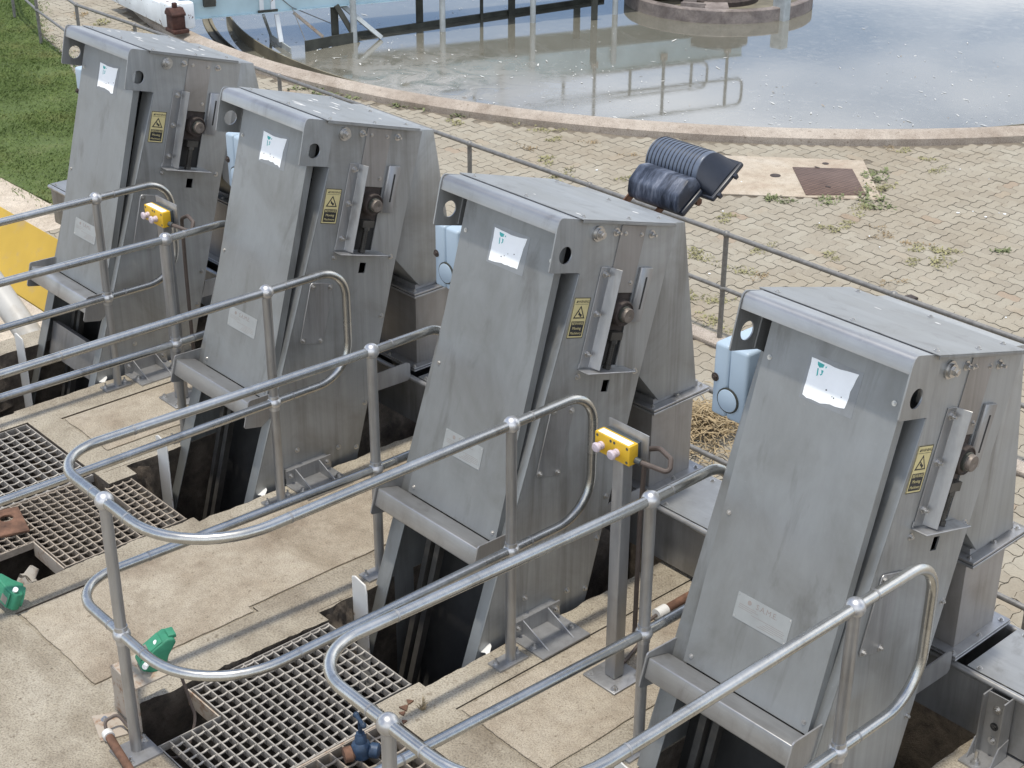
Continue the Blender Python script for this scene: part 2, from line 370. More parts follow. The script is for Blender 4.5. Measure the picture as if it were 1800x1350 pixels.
# ------------------------------------------------------------------ the inclined stainless screens
def xs(u, v, w): return L(w, u, v)            # (s, n) outline, thickness along x
def fr(u, v, w): return L(u, v, w)            # (x, s) outline, thickness along n
def yz(u, v, w): return Vector((w, u, v))     # (y, z) outline, thickness along x
def make_screen():
    r = empty('screening_machine')
    nf = lambda s_: .046 + (s_ - .30) * .064          # the frame leans a little more than the cover
    plate = [(-1.5, nf(-1.5)), (1.06, nf(1.06)), (1.072, .045), (1.252, .045), (1.252, .565), (.648, .552), (-1.5, .545)]
    MB().holed(plate, [rect(.705, .285, .99, .40), rect(.60, .352, .648, .388)], .636, .642, xs).build('side_plate', 'side', r)
    MB().prism(plate, .018, .024, xs).build('side_plate', 'side', r)
    # forward flange of each side plate
    f = MB()
    sh = lambda u, v, w: L(u, w, v - .0905 + nf(w))
    xi = lambda s_: .628 - .92 * nf(s_)
    ff = lambda u, v, w: L(u, v, nf(v) + w)
    f.prism([(.6425, -1.45), (.6425, 1.06), (xi(1.06), 1.06), (xi(.05), .05), (.585, -.15), (.585, -1.45)], -.005, -.0005, ff).build('side_flange', 'panel', r, bevel=.0035, segs=3)
    MB().prism([(.0165, .0995), (.0165, .0885), (.022, .0855), (.095, .0855), (.095, .0895), (.024, .0895), (.020, .0995)], -1.45, 1.06, sh).build('side_flange', 'panel', r)
    # front cover with its return edges
    fc = MB(); fc.box((.092, .006, 0), (.606, 1.235, .004), L); fc.box((.602, .006, .004), (.606, 1.235, .034), L); fc.box((.092, .006, .004), (.096, 1.235, .034), L)
    fc = fc.build('front_cover', 'panel', r, smooth=False)
    for x, s in ((.118, .035), (.583, .04), (.118, 1.075), (.58, 1.09), (.118, .55)):
        b = MB(); b.hexbolt(L(x, s, 0), -EN, .0055, .003); b.build('bolt', 'bolt', fc)
    # top hood, rounded front edge
    lip = [(1.203, -.072), (1.238, -.073), (1.250, -.069), (1.2575, -.059), (1.2605, -.045), (1.262, .018), (1.258, .018), (1.2565, -.044), (1.2537, -.056), (1.2478, -.065), (1.238, -.069), (1.203, -.068)]
    MB().prism(lip, .0175, .6425, xs).build('hood_strip', 'hood', r)
    for x0, x1 in ((.011, .0165), (.6435, .649)):
        o = [(1.067, -.072), (1.225, -.078)] + [(1.262 - .02 + .02 * math.sin(a), -.056 - .02 * math.cos(a)) for a in (0.3, .8, 1.2, 1.57)] + [(1.262, .074), (1.071, .074), (1.066, .069), (1.063, -.066)]
        e = MB().holed(o, [circle(1.129, -.008, .032)], x0, x1, xs).build('lifting_ear', 'side', r)
    # filler behind the ear, tying it to the side plate
    MB().box((.60, 1.10, .078), (.636, 1.235, .0895), L).build('ear_stiffener', 'dull', r)
    # lid
    lid = MB(); lid.box((-.004, 1.262, .024), (.664, 1.2665, .535), L); lid.box((.66, 1.252, .030), (.664, 1.262, .535), L); lid.box((-.004, 1.252, .030), (0, 1.262, .535), L)
    lid = lid.build('lid', 'lid', r, bevel=.0012, segs=1)
    for x, n in ((.05, .05), (.34, .05), (.63, .06), (.05, .5), (.33, .51), (.60, .50), (.63, .30)):
        b = MB(); b.hexbolt(L(x, 1.2665, n), ES, .006, .004); b.build('bolt', 'bolt', lid)
    # rear discharge hood, duct, flanges
    hood = [(.600, 1.460), (.705, 1.436), (.828, .705), (.604, .705), (.470, .868), (.46, .95)]
    MB().prism(hood, .05, .585, yz).build('discharge_hood', 'side', r, bevel=.003, segs=2)
    dh = MB(); dh.box((.02, 1.05, .545), (.632, 1.25, .549), L); dh.box((.03, -.6, .538), (.63, 1.05, .542), L); dh.build('rear_cover', 'dull', r, smooth=False)
    MB().box((.082, .592, .300), (.566, .838, .700)).build('discharge_duct', 'warm', r, bevel=.004)
    fl = MB(); fl.box((.038, .550, .664), (.614, .880, .674)); fl.box((.040, .552, .677), (.612, .878, .687)); fl.box((.075, .585, .687), (.575, .85, .712))
    fl = fl.build('duct_flange', 'bright', r, bevel=.0015, segs=1)
    f2 = MB(); f2.box((.044, .545, .286), (.606, .892, .293)); f2.box((.046, .547, .2955), (.604, .890, .303)); f2 = f2.build('duct_flange', 'bright', r, bevel=.0015, segs=1)
    for ff, z in ((fl, .687), (f2, .303)):
        for x, y in ((.585, .572), (.585, .72), (.585, .86), (.2, .570), (.4, .570)):
            if z < .5: y = {.572: .56, .570: .56}.get(y, y)
            b = MB(); b.hexbolt((x, y, z), (0, 0, 1), .007, .006); b.build('bolt', 'bolt', ff)
    tp = [(.30, .348), (.50, .350), (.520, .338), (.520, .268), (.505, .256), (.27, .262)]
    MB().prism(tp, .598, .604, yz).build('tie_plate', 'bright', r)
    # cross beam with end plates
    MB().box((.0275, -.072, -.104), (.627, .004, -.0015), L).build('cross_beam', 'hood', r, bevel=.006, segs=3)
    ep = [(.012, -.112), (.020, -.106), (.062, .06), (-.02, .06), (-.105, -.02), (-.11, -.105), (-.103, -.112)]
    for x0, x1 in ((.0205, .0265), (.628, .634)): MB().prism(ep, x0, x1, xs).build('beam_end_plate', 'bright', r)
    # lower guide channels running into the pit
    for x in (.145, .20, .50): MB().box((x, -1.45, .10), (x + .028, .1, .13), L).build('guide_rail', 'darkmetal', r)
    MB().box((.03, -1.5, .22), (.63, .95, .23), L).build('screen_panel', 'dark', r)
    MB().prism([(.031, -.42), (.031, .100), (.052, .110), (.118, .098), (.126, .06), (.126, -.42)], -.535, -.528, lambda u, v, w: Vector((u, w, v))).build('seal_strip', 'seal', r, bevel=.002, segs=1)
    sp = [(.628, -.345, .012), (.652, -.338, .018), (.678, -.347, .010), (.688, -.362, -.02), (.672, -.41, -.10), (.645, -.46, -.30)]
    s = MB(); vs = []
    for x, y, z in sp: vs.append((Vector((x - .022, y, z)), Vector((x + .010, y - .045, z - .018))))
    for (a, b), (c, d) in zip(vs, vs[1:]):
        s.bm.faces.new([s.bm.verts.new(p) for p in (a, b, d, c)])
    bmesh.ops.remove_doubles(s.bm, verts=s.bm.verts, dist=1e-5)
    g = bmesh.ops.solidify(s.bm, geom=s.bm.faces[:], thickness=.005); s.build('seal_strip', 'seal', r)
    # side fittings
    def bolt(s_, n_, rad=.008, h=.007, x=.642, par=r): b = MB(); b.hexbolt(L(x, s_, n_), EX, rad, h); return b.build('bolt', 'bolt', par)
    b = MB(); p = L(.642, 1.211, .140); b.cyl(p, p + EX * .007, .029, 28); b.cyl(p + EX * .007, p + EX * .017, .022, 24); b.cyl(p + EX * .017, p + EX * .031, .0145, 6); b.cyl(p + EX * .031, p + EX * .034, .009, 12)
    b.build('pivot_bolt', 'bolt', r)
    for s_, n_ in ((1.219, .236), (1.216, .432)):
        b = MB(); b.hexbolt(L(.642, s_, n_), EX, .0105, .010); p = L(.654, s_, n_); b.cyl(p, p + EX * .014, .005, 10); b.build('bolt', 'bolt', r)
    for s_, n_ in ((.668, .203), (.678, .518), (.16, .525), (.40, .53), (-.228, .19), (-.232, .425), (-.238, .53), (-.02, .53)): bolt(s_, n_)
    ap = MB().box((.6425, .992, .258), (.6455, 1.246, .391), L).build('access_plate', 'warm', r)
    for s_, n_ in ((1.216, .285), (1.214, .372), (1.03, .372)): bolt(s_, n_, .0055, .004, .6455, ap)
    gd = MB(); gd.prism([(.197, .6425), (.2485, .6425), (.264, .690), (.2615, .692), (.2465, .6462), (.197, .6462)], .704, 1.088, lambda u, v, w: L(v, w, u))
    gd = gd.build('bearing_guard', 'bright', r, bevel=.001, segs=1)
    for s_ in (1.062, .912, .757): b = MB(); b.hexbolt(L(.6462, s_, .224), EX, .0095, .008); p = L(.656, s_, .224); b.cyl(p, p + EX * .010, .0045, 8); b.build('bolt', 'bolt', gd)
    gs = MB(); gs.box((.6425, .694, .192), (.700, .6985, .455), L); gs.box((.6425, .6985, .192), (.6455, .72, .20), L); gs.build('guard_shelf', 'bright', r, bevel=.002, segs=1)
    g2 = MB(); g2.prism([(.408, .6425), (.470, .6425), (.470, .650), (.466, .660), (.412, .656), (.408, .651)], .88, 1.09, lambda u, v, w: L(v, w, u)); g2 = g2.build('bearing_guard', 'bright', r, bevel=.001, segs=1)
    MB().box((.652, .93, .438), (.6592, 1.055, .446), L).build('guard_slot', 'dark', g2)
    MB().box((.560, .70, .28), (.634, .995, .405), L).build('bearing_recess', 'dark', r)
    c = L(.642, .918, .344)
    br = MB(); br.lathe([(.0, -.03), (.048, -.03), (.049, .0), (.049, .030), (.046, .036), (.043, .037), (.040, .033), (.032, .033), (.030, .026), (.0, .026)], c, 32, EX)
    br.box((.60, .84, .294), (.638, .99, .395), L); br = br.build('bearing_housing', 'rustdark', r)
    MB().lathe([(.0, .02), (.0275, .02), (.0275, .056), (.0255, .060), (.004, .061), (0, .0585)], c, 28, EX).build('shaft_end', 'shaft', br)
    MB().lathe([(.031, .026), (.031, .042), (.0272, .044)], c, 28, EX).build('lock_ring', 'beam', br)
    ty = MB(); ty.box((.634, .815, .305), (.672, .845, .367), L); ty.cyl(L(.658, .70, .336), L(.658, .82, .336), .0095, 12)
    for k in range(14): ty.cyl(L(.658, .705 + k * .008, .336), L(.658, .709 + k * .008, .336), .0112, 12)
    ty.cyl(L(.658, .6995, .336), L(.658, .714, .336), .016, 6); ty.cyl(L(.658, .800, .336), L(.658, .815, .336), .017, 6); ty.build('take_up_screw', 'darkmetal', r)
    rc = [(.292, .097), (.545, .097), (.555, .106), (.555, .212), (.545, .222), (.285, .222), (.275, .212), (.278, .105)]
    cp = MB().prism(rc, .6425, .6482, xs).build('cover_plate', 'bright', r, bevel=.0015, segs=1)
    for s_, n_ in ((.538, .113), (.538, .207), (.292, .113), (.292, .207)): bolt(s_, n_, .008, .007, .6482, cp)
    # foot bracket bolted to the deck
    fb = MB(); fb.box((.668, -.255, .0), (.845, -.008, .0075)); fb.box((.668, -.252, .0075), (.676, -.008, .074))
    for y in (-.205, -.076): fb.prism([(.676, .0075), (.822, .0075), (.676, .070)], y, y + .005, lambda u, v, w: Vector((u, w, v)))
    fb.box((.642, -.24, .02), (.668, -.02, .07))
    fb = fb.build('foot_bracket', 'bright', r)
    for x, y in ((.765, -.230), (.765, -.035)): b = MB(); b.hexbolt((x, y, .0075), (0, 0, 1), .010, .010); b.build('anchor_bolt', 'bolt', fb)
    for y in (-.228, -.030): b = MB(); b.hexbolt((.676, y, .045), EX, .009, .008); b.build('bolt', 'bolt', fb)
    # warning sign
    sg = MB().box((.6425, .819, .096), (.6437, .9725, .1785), L).build('warning_sign', 'gold', r)
    def fs(s0, n0, s1, n1, m, nm, x=.6437, t=.0005): return MB().box((x, s0, n0), (x + t, s1, n1), L).build(nm, m, sg)
    bd = MB()
    for a in ((.819, .096, .8215, .1785), (.970, .096, .9725, .1785), (.8215, .096, .970, .0982), (.8215, .1763, .970, .1785)): bd.box((.6437, a[0], a[1]), (.6442, a[2], a[3]), L)
    bd.build('border', 'ink', sg)
    fs(.9475, .103, .9487, .1715, 'ink', 'rule'); fs(.827, .1045, .883, .170, 'ink', 'text_panel')
    def onside(s_, n_, x): return L(x, s_, n_)
    text('WARNING', .0135, 'ink', 'lettering', sg, EN, ES, onside(.9573, .143, .6438), .0003)
    MB().prism([(.9535, .1065), (.9535, .1165), (.9615, .1115)], .6437, .6442, xs).build('symbol', 'ink', sg)
    MB().prism([(.894, .107), (.894, .167), (.9425, .137)], .6437, .6442, xs).build('triangle', 'ink', sg)
    MB().prism([(.8985, .1155), (.8985, .1585), (.9335, .137)], .6442, .6446, xs).build('triangle', 'gold', sg)
    hs = MB(); hs.prism(circle(.906, .143, .0058, 10), .6446, .6449, xs); hs.prism(circle(.9115, .1345, .0052, 10), .64462, .64492, xs); hs.prism([(.919, .128), (.922, .130), (.905, .147), (.902, .144)], .64466, .64496, xs); hs.build('symbol', 'ink', sg)
    for t, s_ in (('BEWARE', .8745), ('Moving', .8565), ('Machinery', .838)): text(t, .0155 if len(t) < 8 else .0135, 'gold', 'lettering', sg, EN, ES, onside(s_, .1372, .6443), .0003)
    # name plate
    np_ = MB().box((.232, .236, -.0016), (.448, .325, -.0002), L).build('name_plate', 'plate', r)
    text('S.A.M.E.', .026, 'plateink', 'lettering', np_, EX, ES, L(.352, .305, -.0018), .0002)
    ln = MB()
    for k, (a, b) in enumerate(((.245, .315), (.245, .325), (.245, .30), (.30, .43), (.36, .435), (.35, .43), (.34, .435), (.33, .40))): ln.box((a, .289 - k * .0062, -.0021), (b, .2902 - k * .0062, -.0016), L)
    ln.build('engraving', 'plateink', np_); MB().prism(circle(.283, .306, .008, 14), -.0022, -.0016, fr).build('emblem', 'plateink', np_)
    for x, s_ in ((.238, .319), (.442, .319), (.238, .242), (.442, .242)): MB().ball(L(x, s_, -.002), .0022, 8).build('rivet', 'bolt', np_)
    # gear motor on the far side plate
    gm = MB(); gm.box((-.180, .092, 1.108), (-.1165, .33, 1.372)); gm = gm.build('gear_motor', 'blue', r, bevel=.012, segs=3)
    MB().box((-.1145, .092, 1.108), (-.036, .33, 1.372)).build('gear_casing', 'blue', gm, bevel=.012, segs=3)
    cv = MB(); cv.cyl((-.106, .087, 1.180), (-.106, .093, 1.180), .045, 30); cv.build('cover_ring', 'beam', gm)
    MB().cyl((-.106, .084, 1.180), (-.106, .0869, 1.180), .040, 30).build('end_cover', 'blue', gm, bevel=.002)
    mo = MB(); mo.lathe([(.0, .33), (.07, .33), (.074, .35)] + [(.074 if k % 2 else .066, .36 + k * .008) for k in range(22)] + [(.066, .55), (.05, .57), (0, .572)], (-.11, 0, 1.27), 24, Vector((0, 1, 0))); mo.build('motor', 'greybox', gm)
    b = MB(); b.hexbolt((-.168, .092, 1.245), (0, -1, 0), .010, .006); b.build('bolt', 'rustdark', gm)
    MB().cyl((-.04, .25, 1.2), (.018, .25, 1.2), .06, 20).build('shaft_flange', 'beam', gm)
    return r
def sticker(root, seed):
    q = random.Random(seed)
    MB().box((.258, .995, -.0006), (.456, 1.14, -.0001), L).build('adhesive_mark', 'residue', root)
    top = [(.268 + .174 * t, 1.128 + q.uniform(-.0015, .0015) + .003 * t - .006 * math.sin(t * 3.1)) for t in [k / 8 for k in range(9)]]
    rt = [(.442 - .017 * t - q.uniform(.001, .007) * math.sin(t * 3.14), 1.131 - .12 * t) for t in [k / 6 for k in range(1, 6)]]
    bt = [(.424 - .155 * t, 1.008 + .006 * math.sin(t * 4.5 + seed) + q.uniform(-.003, .003)) for t in [k / 9 for k in range(10)]]
    lf = [(.268 + .0025 * math.sin(t * 3.14) + q.uniform(-.001, .001), 1.011 + .117 * t) for t in [k / 6 for k in range(1, 6)]]
    st = MB().prism(top + rt + bt + lf, -.0016, -.0005, fr).build('sticker', 'paper', root)
    bl = MB(); dx = q.uniform(-.006, .01); ds = q.uniform(-.004, .003)
    for poly in ([(.292, 1.118), (.318, 1.116), (.316, 1.106), (.303, 1.102), (.295, 1.108)], [(.322, 1.111), (.329, 1.114), (.326, 1.106)], [(.297, 1.098), (.301, 1.099), (.304, 1.078), (.300, 1.074)], [(.312, 1.098), (.320, 1.097), (.318, 1.084), (.314, 1.080), (.310, 1.082), (.315, 1.086)]):
        bl.prism([(a + dx, b + ds) for a, b in poly], -.0021, -.0016, fr)
    bl.build('print', 'teal', st)
    sp = MB()
    for k in range(4): sp.prism(circle(q.uniform(.29, .42), q.uniform(1.03, 1.06), q.uniform(.0015, .003), 7), -.00205, -.0016, fr)
    sp.build('hole', 'ink', st)
M['smear'] = simple('white_smear', (.62, .62, .60), .8, 0, .15, 60)
M['residue'] = steel('steel_residue', .285, (.97, 1.01, 1.03), .52, .5, (26, 26, 1.0), .05, (TILT, 0, 0), .18)
mlabels = ['stainless inclined screening machine farthest from the camera, beside the green lawn',
           'stainless inclined screening machine second from the lawn, with no yellow push-button box before it',
           'stainless inclined screening machine directly in front of the black floodlight',
           'stainless inclined screening machine nearest the camera, its engraved name plate in full view']
proto = make_screen()
for k in range(4):
    m_ = proto if k == 0 else copy_tree(proto)
    m_.location = (*MO[k], 0); tag(m_, mlabels[k], 'machine', 'inclined screening machines in a row')
    MACH = globals().setdefault('MACH', []); MACH.append(m_)
for k in range(4): sticker(MACH[k], 11 + k)

# white droppings and worn patches on the lids
for k, n_ in ((0, 16), (1, 12), (2, 3), (3, 2)):
    q = random.Random(50 + k); lid_ = [c_ for c_ in MACH[k].children if c_.name.startswith('lid') and not c_.name.startswith('lifting')][0]
    for i_ in range(n_):
        x_, v_ = q.uniform(.06, .60), q.uniform(.05, .5); a_, b_ = q.uniform(.012, .045) * (1 if k < 2 else .4), q.uniform(.004, .009)
        pts = [(x_ + a_ * math.cos(t) * q.uniform(.7, 1.1), v_ + b_ * math.sin(t) * q.uniform(.6, 1.2)) for t in [6.283 * j_ / 9 for j_ in range(9)]]
        MB().prism(pts, 1.2667, 1.2672, lambda u, v, w: L(u, w, v)).build('white_smear', 'smear', lid_)
M_done = True

ib = MB(); ib.box((.085, -.46, .03), (.60, -.28, .035), L); ib.box((.085, -.285, .035), (.60, -.28, .06), L); ib.build('inner_chute', 'warm', MACH[0], smooth=False)

# ------------------------------------------------------------------ handrail loops round the channels
def make_loop(open_side=False, F=-1.650):
    r = empty('guard_rail')
    AF = -.085
    A, B_, E_, Z1, Z0, ZM = -.037, .760, .058, 1.0, .487, .745
    top = fillet([(A, E_, ZM), (A, E_, Z1), (A, -.343, Z1), (AF, F, Z1), (B_, F, Z1), (B_, E_, Z1), (B_, E_, ZM)], [0, .13, .4, .17, .31, .13, 0], 12)
    mid = fillet([(A, E_, ZM), (A, E_, Z0), (A, -.343, Z0), (AF, F, Z0), (B_, F, Z0), (B_, E_, Z0), (B_, E_, ZM)], [0, .17, .4, .17, .31, .17, 0], 12)
    if open_side:
        top = fillet([(.286, F, Z1), (B_, F, Z1), (B_, E_, Z1), (B_, E_, ZM)], [0, .31, .13, 0], 12); mid = fillet([(.286, F, Z0), (B_, F, Z0), (B_, E_, Z0), (B_, E_, ZM)], [0, .31, .17, 0], 12)
    for nm, path, z in (('top_rail', top, Z1), ('mid_rail', mid, Z0)):
        t = MB().tube(path, .0180, 18).build(nm, 'tube', r)
        for p, d in (((A - .048 * (1.34 - .343) / (-F - .343), -1.34, z), (.0365, 1, 0)), ((B_, -1.27, z), (0, 1, 0)), ((A + .25, F, z), (1, 0, 0)), ((B_ - .33, F, z), (1, 0, 0)), ((A, -.25, z), (0, 1, 0)), ((B_, -.25, z), (0, 1, 0))):
            if open_side and p[0] < .286: continue
            p = Vector(p); d = Vector(d).normalized(); MB().cyl(p - d * .0035, p + d * .0035, .0188, 18).build('joint', 'post', t)
    for x, y, along in ((A, -.343, 1), (B_, -.343, 1), (.286, F, 0)):
        if open_side and x == A: continue
        po = MB().cyl((x, y, .008), (x, y, .985), .0198, 20).build('post', 'post', r)
        b = MB(); b.ball((x, y, Z1), .0312, 24); b.build('ball_joint', 'ball', r)
        b = MB(); b.ball((x, y, Z0), .0305, 24, (1, 1, .92)); b.cyl((x, y, Z0 - .034), (x, y, Z0 + .034), .0225, 20); b.build('ball_joint', 'ball', r)
        pl = MB()
        if along: pl.box((x - .036, y - .082, 0), (x + .036, y + .058, .0085))
        else: pl.box((x - .055, y - .075, 0), (x + .075, y + .060, .0085))
        pl = pl.build('base_plate', 'bright', r)
        for q in ((x - .012, y - .063), (x - .012, y + .044)) if along else ((x - .02, y + .045), (x + .05, y - .05)):
            b = MB(); b.hexbolt((*q, .0085), (0, 0, 1), .0085, .008); b.cyl((*q, .014), (*q, .032), .0045, 8); b.build('anchor_bolt', 'bolt', pl)
    return r
lp = make_loop()
rl = ['galvanised tube guard rail round the machine beside the lawn', 'galvanised tube guard rail round the second machine from the lawn',
      'galvanised tube guard rail in the deck centre, its front post beside the bracketed green sensor', 'galvanised tube guard rail round the nearest machine, passing the blue tap']
for k in range(4):
    o = make_loop(True, -2.6) if k == 0 else make_loop(False, -2.6) if k == 1 else lp if k == 2 else copy_tree(lp)
    o.location = (*MO[k], 0); tag(o, rl[k], 'guard rail', 'guard rails round the channels')
# yard railings
def railing(pts, zb, h, rads, label, extra_posts=()):
    r = empty('yard_railing', (0, 0, 0), label=label, cat='railing', group='railings in the yard')
    P = [(x, y, zb + h) for x, y in pts]
    MB().tube(P, .019, 12).build('top_rail', 'oldrail', r)
    MB().tube([(x, y, zb + h * .50) for x, y in pts], .017, 12).build('mid_rail', 'oldrail', r)
    for x, y in list(pts[1:-1]) + list(extra_posts):
        MB().cyl((x, y, zb), (x, y, zb + h), .021, 14).build('post', 'oldrail', r)
        MB().ball((x, y, zb + h), .030, 16).build('ball_joint', 'oldrail', r)
        MB().ball((x, y, zb + h * .5), .028, 16).build('ball_joint', 'oldrail', r)
        p = MB().box((x - .06, y - .05, zb), (x + .06, y + .05, zb + .012)).build('base_plate', 'oldrail', r)
ZP = -1.70
railing([(-14, 6.7), (-12.2, 5.98), (-10.62, 5.58), (-8.73, 5.20), (-7.38, 5.22), (-5.93, 5.22), (-4.46, 5.22), (-2.96, 5.22), (-1.46, 5.22), (.056, 5.24), (1.56, 5.24), (3.126, 5.22), (4.66, 5.22), (6.2, 5.22), (7.7, 5.22), (9.2, 5.22)], ZP, .905, 0, 'long weathered grey railing crossing the paved yard between the tank and the machines')
railing([(2.2, 3.13), (2.21, 3.13), (3.95, 3.13), (5.55, 3.13), (7.1, 3.13), (8.7, 3.13)], ZP, .905, 0, 'weathered grey railing just behind the machines, beside the straw heap')
# push-button stations
def station(x, y, label):
    r = empty('push_button_station', (x, y, 0), label=label, cat='control box', group='yellow push-button stations')
    MB().box((-.026, -.026, .008), (.026, .026, .925)).build('post', 'bright', r, bevel=.006, segs=3)
    bp = MB().box((-.083, -.083, 0), (.083, .083, .008)).build('base_plate', 'bright', r, bevel=.004)
    for a in (-.062, .062):
        for b_ in (-.062, .062): b = MB(); b.hexbolt((a, b_, .008), (0, 0, 1), .0095, .009); b.build('anchor_bolt', 'bolt', bp)
    MB().box((-.105, -.041, .955), (.115, -.036, 1.075)).build('back_plate', 'bright', r, bevel=.002)
    MB().box((-.105, -.062, .950), (.075, -.0415, 1.035)).build('box_base', 'greybox', r, bevel=.004)
    bx = MB(); bx.box((-.112, -.112, .946), (.080, -.061, 1.036)); bx = bx.build('box_front', 'boxyellow', r, bevel=.004)
    MB().box((-.100, -.106, 1.0363), (.068, -.075, 1.0375)).build('top_label', 'paper', bx)
    for a in (-.098, -.024, -.004, .066):
        for z in (.960, 1.022):
            if a in (-.024, -.004) and z < 1: continue
            MB().cyl((a, -.1125, z), (a, -.1105, z), .0065, 10).build('screw', 'greybox', bx)
    for a in (-.072, .012):
        c = Vector((a, -.112, .985))
        MB().lathe([(.0, 0), (.017, 0), (.017, .010), (.013, .012), (.012, .022), (.021, .027), (.0215, .033), (.017, .039), (0, .0405)], c, 24, Vector((0, -1, 0))).build('push_button', 'lilac', bx)
    MB().cyl((.080, -.075, .965), (.105, -.070, .962), .014, 14).build('cable_gland', 'greybox', r)
    MB().tube(fillet([(.10, -.07, .962), (.16, -.05, .955), (.215, -.02, .94), (.19, .01, .985), (.12, .02, 1.0), (.04, .026, .96), (.02, .032, .6), (.02, .032, .02)], [0, .03, .02, .02, .04, .03, .2, 0], 6), .0105, 10).build('cable', 'cable', r)
    for c_ in r.children:
        if c_.name.split('.')[0] in ('back_plate', 'box_base', 'box_front', 'cable_gland', 'cable'): c_.location = (.002, .052, .138); c_.scale = (.86, .86, .84)
station(5.617, -.14, 'yellow two-button control box on a post between the two machines nearest the camera')
station(2.600, -.14, 'yellow two-button control box on a post between the two machines farthest from the camera')
# floodlight
def floodlight():
    r = empty('floodlight', (4.62, 1.2, 0), label='black ribbed floodlight above the railing, seen behind the machines', cat='floodlight')
    D = Vector((0, .835, .55)); N = Vector((0, -.55, .835)); C0 = Vector((.045, 0, 1.425)); SC_ = .80
    def W(x, d, n): return C0 + (Vector((x, 0, 0)) + D * d + N * n) * SC_
    sec = [(.118 * math.cos(a), .125 * math.sin(a)) for a in [math.pi * k / 14 for k in range(15)]]
    b = MB()
    b.prism(sec, -.205, .165, lambda u, v, w: W(w, u, v)); b = b.build('reflector_body', 'lampbody', r, bevel=.012, segs=3)
    for k in range(13):
        x = -.185 + k * .026
        pts = [W(x, .1182 * math.cos(a), .1252 * math.sin(a)) for a in [.25 + (math.pi - .5) * q / 16 for q in range(17)]]
        MB().tube(pts, .0026, 6).build('rib', 'lampblack', b)
    cone = MB(); vs = [W(.165, u, v) for u, v in sec]; tip = [W(.26, u * 1.05, v * .10) for u, v in sec]
    A = [cone.bm.verts.new(p) for p in vs]; B2 = [cone.bm.verts.new(p) for p in tip]
    for i in range(len(A) - 1): cone.bm.faces.new([A[i], A[i + 1], B2[i + 1], B2[i]])
    cone.bm.faces.new(B2); cone.build('end_cheek', 'lampblack', r)
    rim = MB(); rim.box((-.225, -.135, -.028), (.275, .135, .002), W); rim = rim.build('glass_frame', 'lampblack', r, bevel=.008, segs=2)
    MB().box((-.20, -.11, -.031), (.25, .11, -.0285), W).build('glass', 'glassd', rim)
    for d in (-.10, .04): MB().box((.275, d, -.030), (.292, d + .02, -.006), W).build('clip', 'lampblack', rim)
    gb = MB(); sec2 = [(-.315, .045), (-.308, .085), (-.265, .138), (-.165, .150), (-.115, .11), (-.108, .045)]
    gb.prism(sec2, -.150, .205, lambda u, v, w: W(w, u, v)); gb = gb.build('ballast_box', 'lamptop', r, bevel=.010, segs=2)
    MB().box((-.14, -.300, .005), (.215, -.12, .0445), W).build('ballast_base', 'lampblack', r, bevel=.012)
    br = MB(); br.box((-.19, -.375, -.02), (.045, -.363, .062), W); br.box((-.19, -.363, -.02), (-.182, -.16, .025), W); br.box((.037, -.363, -.02), (.045, -.16, .025), W); br = br.build('bracket', 'rust', r)
    for x in (-.15, -.02): b = MB(); b.hexbolt(W(x, -.375, .02), -D, .010, .010); b.build('bolt', 'bolt', br)
    b = MB(); b.cyl(W(.14, -.14, -.06), W(.165, -.14, -.06), .018, 6); b.build('pivot_bolt', 'rust', br)
    MB().cyl((-.09, -.22, ZP), (-.09, -.22, 1.23), .038, 18).build('pole', 'post', r)
floodlight()
# screenings conveyor behind the machines
def conveyor():
    r = empty('screenings_conveyor', (0, 0, 0), label='stainless covered trough conveyor running behind the four machines', cat='conveyor')
    tr = MB(); tr.box((-.04, .545, .02), (12, .549, .262)); tr.box((-.04, .858, .02), (12, .862, .262)); tr.box((-.04, .549, .02), (12, .858, .024)); tr.box((-.044, .545, .024), (-.04, .862, .262)); tr.build('trough', 'dull', r, smooth=False)
    MB().tube([(-.04, .535, .262), (12, .535, .262)], .0125, 12).build('trough_edge', 'bright', r)
    MB().tube([(-.04, .872, .262), (12, .872, .262)], .0125, 12).build('trough_edge', 'bright', r)
    xs_ = [MO[0][0], MO[1][0], MO[2][0], MO[3][0], 7.5]
    for k in range(-1, 4):
        a, b_ = (xs_[k] + .635, xs_[k + 1] + .035) if k >= 0 else (-.05, xs_[0] + .035)
        c = MB(); c.box((a, .548, .270), (b_, .868, .274)); c = c.build('cover_sheet', 'lid', r, bevel=.001, segs=1)
        for x in (a + .04, b_ - .04):
            for y in (.565, .85): b = MB(); b.hexbolt((x, y, .274), (0, 0, 1), .007, .005); b.build('bolt', 'bolt', c)
    lg = MB(); lg.box((6.755, .50, .008), (6.83, .505, .258)); lg.box((6.750, .470, .008), (6.755, .535, .258)); lg.box((6.83, .470, .008), (6.835, .535, .258)); lg = lg.build('leg', 'dull', r, smooth=False)
    ft = MB(); ft.prism([(.43, .008), (.53, .008), (.53, .085), (.47, .075)], 6.745, 6.7495, yz); ft.prism([(.43, .008), (.53, .008), (.53, .085), (.47, .075)], 6.8355, 6.84, yz); ft.box((6.735, .40, 0), (6.90, .56, .0075)); ft = ft.build('foot_plate', 'bright', lg)
    for z, m_ in ((.20, 'bolt'), (.13, 'dark'), (.07, 'bolt')): b = MB(); b.hexbolt((6.795, .50, z), (0, -1, 0), .010, .006); b.build('bolt', m_, lg)
    b = MB(); b.hexbolt((6.785, .43, .0075), (0, 0, 1), .012, .012); b.cyl((6.785, .43, .02), (6.785, .43, .06), .007, 10); b.build('anchor_bolt', 'bolt', lg)
conveyor()

